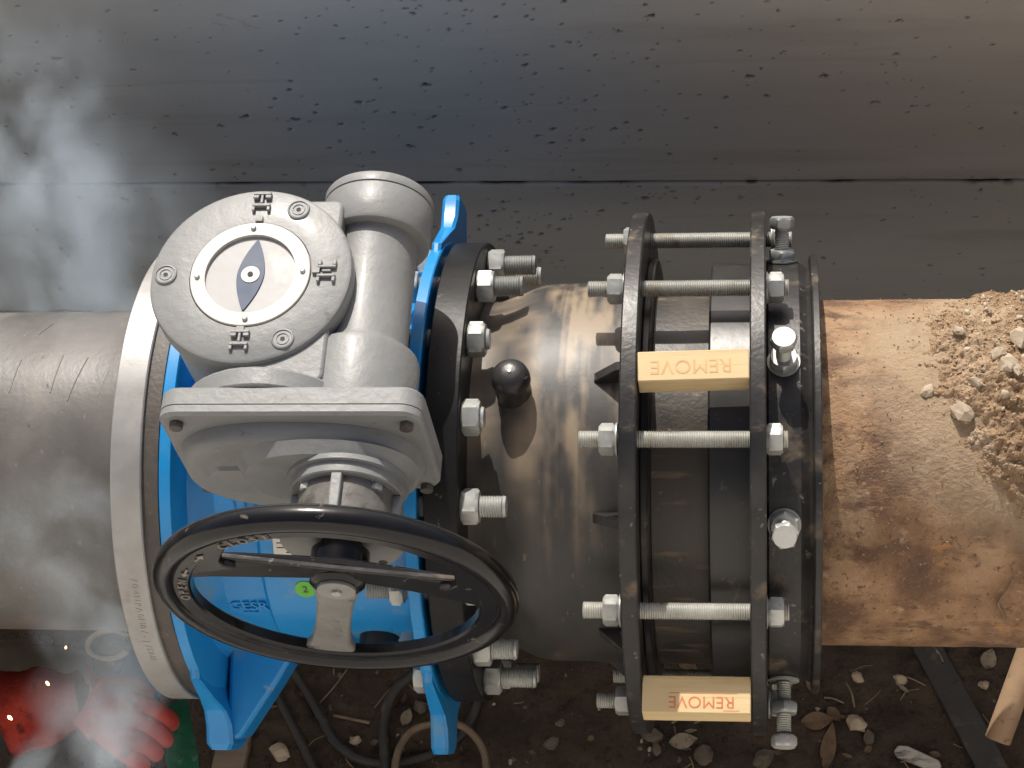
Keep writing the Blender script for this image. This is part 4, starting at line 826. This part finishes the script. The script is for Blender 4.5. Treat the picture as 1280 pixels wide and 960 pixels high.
def glove(parent, base, fwd, side, up, material, s=1.0, curl=.9, name='glove', roots=.0, gaunt=True):
    # base: wrist; four unequal fingers and a thumb curling round something in front
    V = []; E_ = []; Rd = []
    def add(p, r, par=None): V.append(p); Rd.append(r * s); (E_.append((par, len(V) - 1)) if par is not None else None); return len(V) - 1
    w = add(base, .034); pm = add(base + fwd * .045 * s, (.040, .026) if False else .036, w); pk = add(base + fwd * .085 * s, .034, pm)
    for k, (o_, ln) in enumerate(((-.034, .060), (-.0115, .068), (.0115, .064), (.034, .052))):
        a0 = add(base + (fwd * .100 + side * o_) * s, .0155, pk); d = fwd; p = V[a0]; par = a0
        for j in range(3):
            ang = curl * (.35 + .45 * j); d = fwd * math.cos(ang) - up * math.sin(ang); p = p + d * ln / 3 * s; par = add(p, .0150 - j * .0014, par)
    tb = add(base + (fwd * .035 - side * .040) * s, .015, w); t2 = add(base + (fwd * .062 - side * .055 - up * .012) * s, .0135, tb); add(base + (fwd * .088 - side * .050 - up * .028) * s, .0115, t2)
    return skin_mesh(name, V, E_, Rd, material, parent)
zg = -.27
pw = at(100, 868, zg)
person = thing('person', at(-60, 900, zg), 'welder in dark sleeves, only red and blue welding gloves showing through smoke', 'person')
f_ = (at(175, 905, zg) - at(95, 868, zg)).normalized(); s_ = Vector((f_.y, -f_.x, 0)).normalized(); u_ = Vector((0, 0, 1))
glove(person, at(92, 875, zg), f_, s_, u_, 'red_glove', 1.0, 1.35, 'red_glove')
cuff = B(); c0 = at(12, 893, zg); c1 = at(104, 872, zg); ax = (c1 - c0); L0 = ax.length; ax.normalize(); a_ = ax.cross(Vector((0, 0, 1))).normalized(); b_ = ax.cross(a_)
rings = []
for i in range(13):
    t = i / 12; r = .059 - .020 * smooth(0, 1, np.array(t)) - .004 * math.sin(t * 9)
    rings.append([cuff.verts.new(c0 + ax * L0 * t + (a_ * math.cos(2 * math.pi * k / 28) * (1 + .05 * math.sin(k * 2.1 + i)) + b_ * math.sin(2 * math.pi * k / 28)) * r) for k in range(28)])
for A, D in zip(rings[:-1], rings[1:]):
    for k in range(28): j = (k + 1) % 28; cuff.faces.new((A[k], A[j], D[j], D[k]))
bmesh.ops.solidify(cuff, geom=cuff.faces[:], thickness=.003); obj('gauntlet_cuff', cuff, 'red_glove', person, angle=60)
skin_mesh('forearm_sleeve', [at(-190, 940, zg - .03), at(-90, 915, zg - .01), at(-20, 900, zg), at(60, 880, zg)], [(0, 1), (1, 2), (2, 3)], [.062, .056, .050, .036], 'navy_cloth', person)
skin_mesh('khaki_sleeve', [at(-200, 850, -.36), at(-80, 842, -.36), at(20, 835, -.36), at(80, 838, -.38), at(118, 835, -.36)], [(0, 1), (1, 2), (2, 3), (3, 4)], [.06, .052, .042, .034, .028], 'khaki_cloth', person)
zb = -.33; f2_ = (at(160, 815, zb) - at(118, 812, zb)).normalized(); s2 = Vector((f2_.y, -f2_.x, 0)).normalized()
glove(person, at(133, 822, zb), Vector((.75, -.2, -.55)).normalized(), Vector((.2, .95, -.1)).normalized(), Vector((.6, 0, .8)), 'blue_glove', .62, .7, 'blue_glove')
cf = B(); c0 = at(136, 806, zb + .02)
lathe(cf, [(.030 + .004 * math.cos(t), .004 * math.sin(t) * 1.4) for t in np.linspace(0, 2 * math.pi, 9)[:-1]], (0, 0, 0), 'z', 28, closed=True, a0=R_(40), a1=R_(330))
bmesh.ops.transform(cf, matrix=frame(c0, (1, 0, 0), (0, 1, 0), (0, 0, 1)) @ Matrix.Scale(.7, 4, (0, 1, 0)), verts=cf.verts); obj('cream_cuff', cf, 'cream_cuff', person)
# sparks and the arc
for i, (px, py, r, z) in enumerate(((58, 852, .0020, -.2), (178, 868, .0026, -.3), (10, 895, .0024, -.2), (82, 811, .0013, -.25), (160, 862, .0014, -.3), (140, 848, .0012, -.3))):
    p = at(px, py, z); q = p + Vector((rng.uniform(-.5, 1), rng.uniform(-1, 1), rng.uniform(-.5, 1))).normalized() * r * 3
    bm = tube(B(), [p, (p + q) / 2, q], [r * .5, r, r * .3], 6); single('spark', bm, 'spark', p, 'tiny glowing orange welding spark in the smoke', 'spark', 'welding sparks')

# ------------------------------------------------------------------ smoke (one closed box, density built from a few drifting plumes)
bm = B(); box(bm, (-1.25, -.62, -.62), (-.30, .645, .62)); 
sm = obj('welding_smoke', bm, 'ink'); sm['kind'] = 'stuff'; sm['label'] = 'pale welding smoke drifting up round the left pipe'; sm['category'] = 'smoke'
mt_ = bpy.data.materials.new('welding_smoke'); mt_.use_nodes = True; n = mt_.node_tree.nodes; L = mt_.node_tree.links
n.remove(n['Principled BSDF']); pv = n.new('ShaderNodeVolumePrincipled'); L.new(pv.outputs[0], n['Material Output'].inputs['Volume'])
pv.inputs['Color'].default_value = (.80, .91, 1.0, 1); pv.inputs['Anisotropy'].default_value = .1
tc = n.new('ShaderNodeTexCoord')
wp = n.new('ShaderNodeTexNoise'); wp.inputs['Scale'].default_value = 5; wp.inputs['Detail'].default_value = 2; L.new(tc.outputs['Object'], wp.inputs['Vector'])
ws = n.new('ShaderNodeVectorMath'); ws.operation = 'SUBTRACT'; L.new(wp.outputs['Color'], ws.inputs[0]); ws.inputs[1].default_value = (.5, .5, .5)
wm = n.new('ShaderNodeVectorMath'); wm.operation = 'MULTIPLY'; L.new(ws.outputs[0], wm.inputs[0]); wm.inputs[1].default_value = (.16, .16, .22)
wa_ = n.new('ShaderNodeVectorMath'); wa_.operation = 'ADD'; L.new(tc.outputs['Object'], wa_.inputs[0]); L.new(wm.outputs[0], wa_.inputs[1])
nzt = n.new('ShaderNodeTexNoise'); nzt.inputs['Scale'].default_value = 13; nzt.inputs['Detail'].default_value = 6; nzt.inputs['Roughness'].default_value = .55
mpn = n.new('ShaderNodeMapping'); mpn.inputs['Scale'].default_value = (1, 1, .55); L.new(wa_.outputs[0], mpn.inputs['Vector']); L.new(mpn.outputs[0], nzt.inputs['Vector'])
nr = n.new('ShaderNodeMapRange'); nr.inputs[1].default_value = .42; nr.inputs[2].default_value = .74; L.new(nzt.outputs['Fac'], nr.inputs[0])
acc = None
def plume(c, rad, amp):
    global acc
    s = n.new('ShaderNodeVectorMath'); s.operation = 'SUBTRACT'; L.new(wa_.outputs[0], s.inputs[0]); s.inputs[1].default_value = c
    d = n.new('ShaderNodeVectorMath'); d.operation = 'DIVIDE'; L.new(s.outputs[0], d.inputs[0]); d.inputs[1].default_value = rad
    l = n.new('ShaderNodeVectorMath'); l.operation = 'LENGTH'; L.new(d.outputs[0], l.inputs[0])
    r = n.new('ShaderNodeMapRange'); r.interpolation_type = 'SMOOTHSTEP'; r.inputs[1].default_value = 1; r.inputs[2].default_value = 0; r.inputs[3].default_value = 0; r.inputs[4].default_value = amp; L.new(l.outputs['Value'], r.inputs[0])
    if acc is None: acc = r.outputs[0]
    else:
        a = n.new('ShaderNodeMath'); a.operation = 'ADD'; L.new(acc, a.inputs[0]); L.new(r.outputs[0], a.inputs[1]); acc = a.outputs[0]
def pl3(px, py, z, rad, amp): plume(tuple(at(px, py, z)), rad, amp)
pl3(145, 905, -.16, (.10, .09, .16), 52)
pl3(125, 940, .02, (.075, .06, .11), 60)
pl3(165, 865, -.08, (.07, .06, .12), 26)
pl3(48, 955, -.05, (.03, .05, .11), 46)
pl3(125, 785, -.02, (.08, .07, .18), 22)
pl3(100, 680, .12, (.11, .08, .22), 11)
pl3(120, 340, .05, (.24, .16, .26), 15)
pl3(50, 230, .12, (.13, .13, .24), 18)
pl3(60, 110, .22, (.15, .12, .20), 8)
mul = n.new('ShaderNodeMath'); mul.operation = 'MULTIPLY'; L.new(acc, mul.inputs[0]); L.new(nr.outputs[0], mul.inputs[1]); L.new(mul.outputs[0], pv.inputs['Density'])
sm.data.materials.clear(); sm.data.materials.append(mt_)

for o in list(bpy.data.objects):
    if '_org' in o: del o['_org']
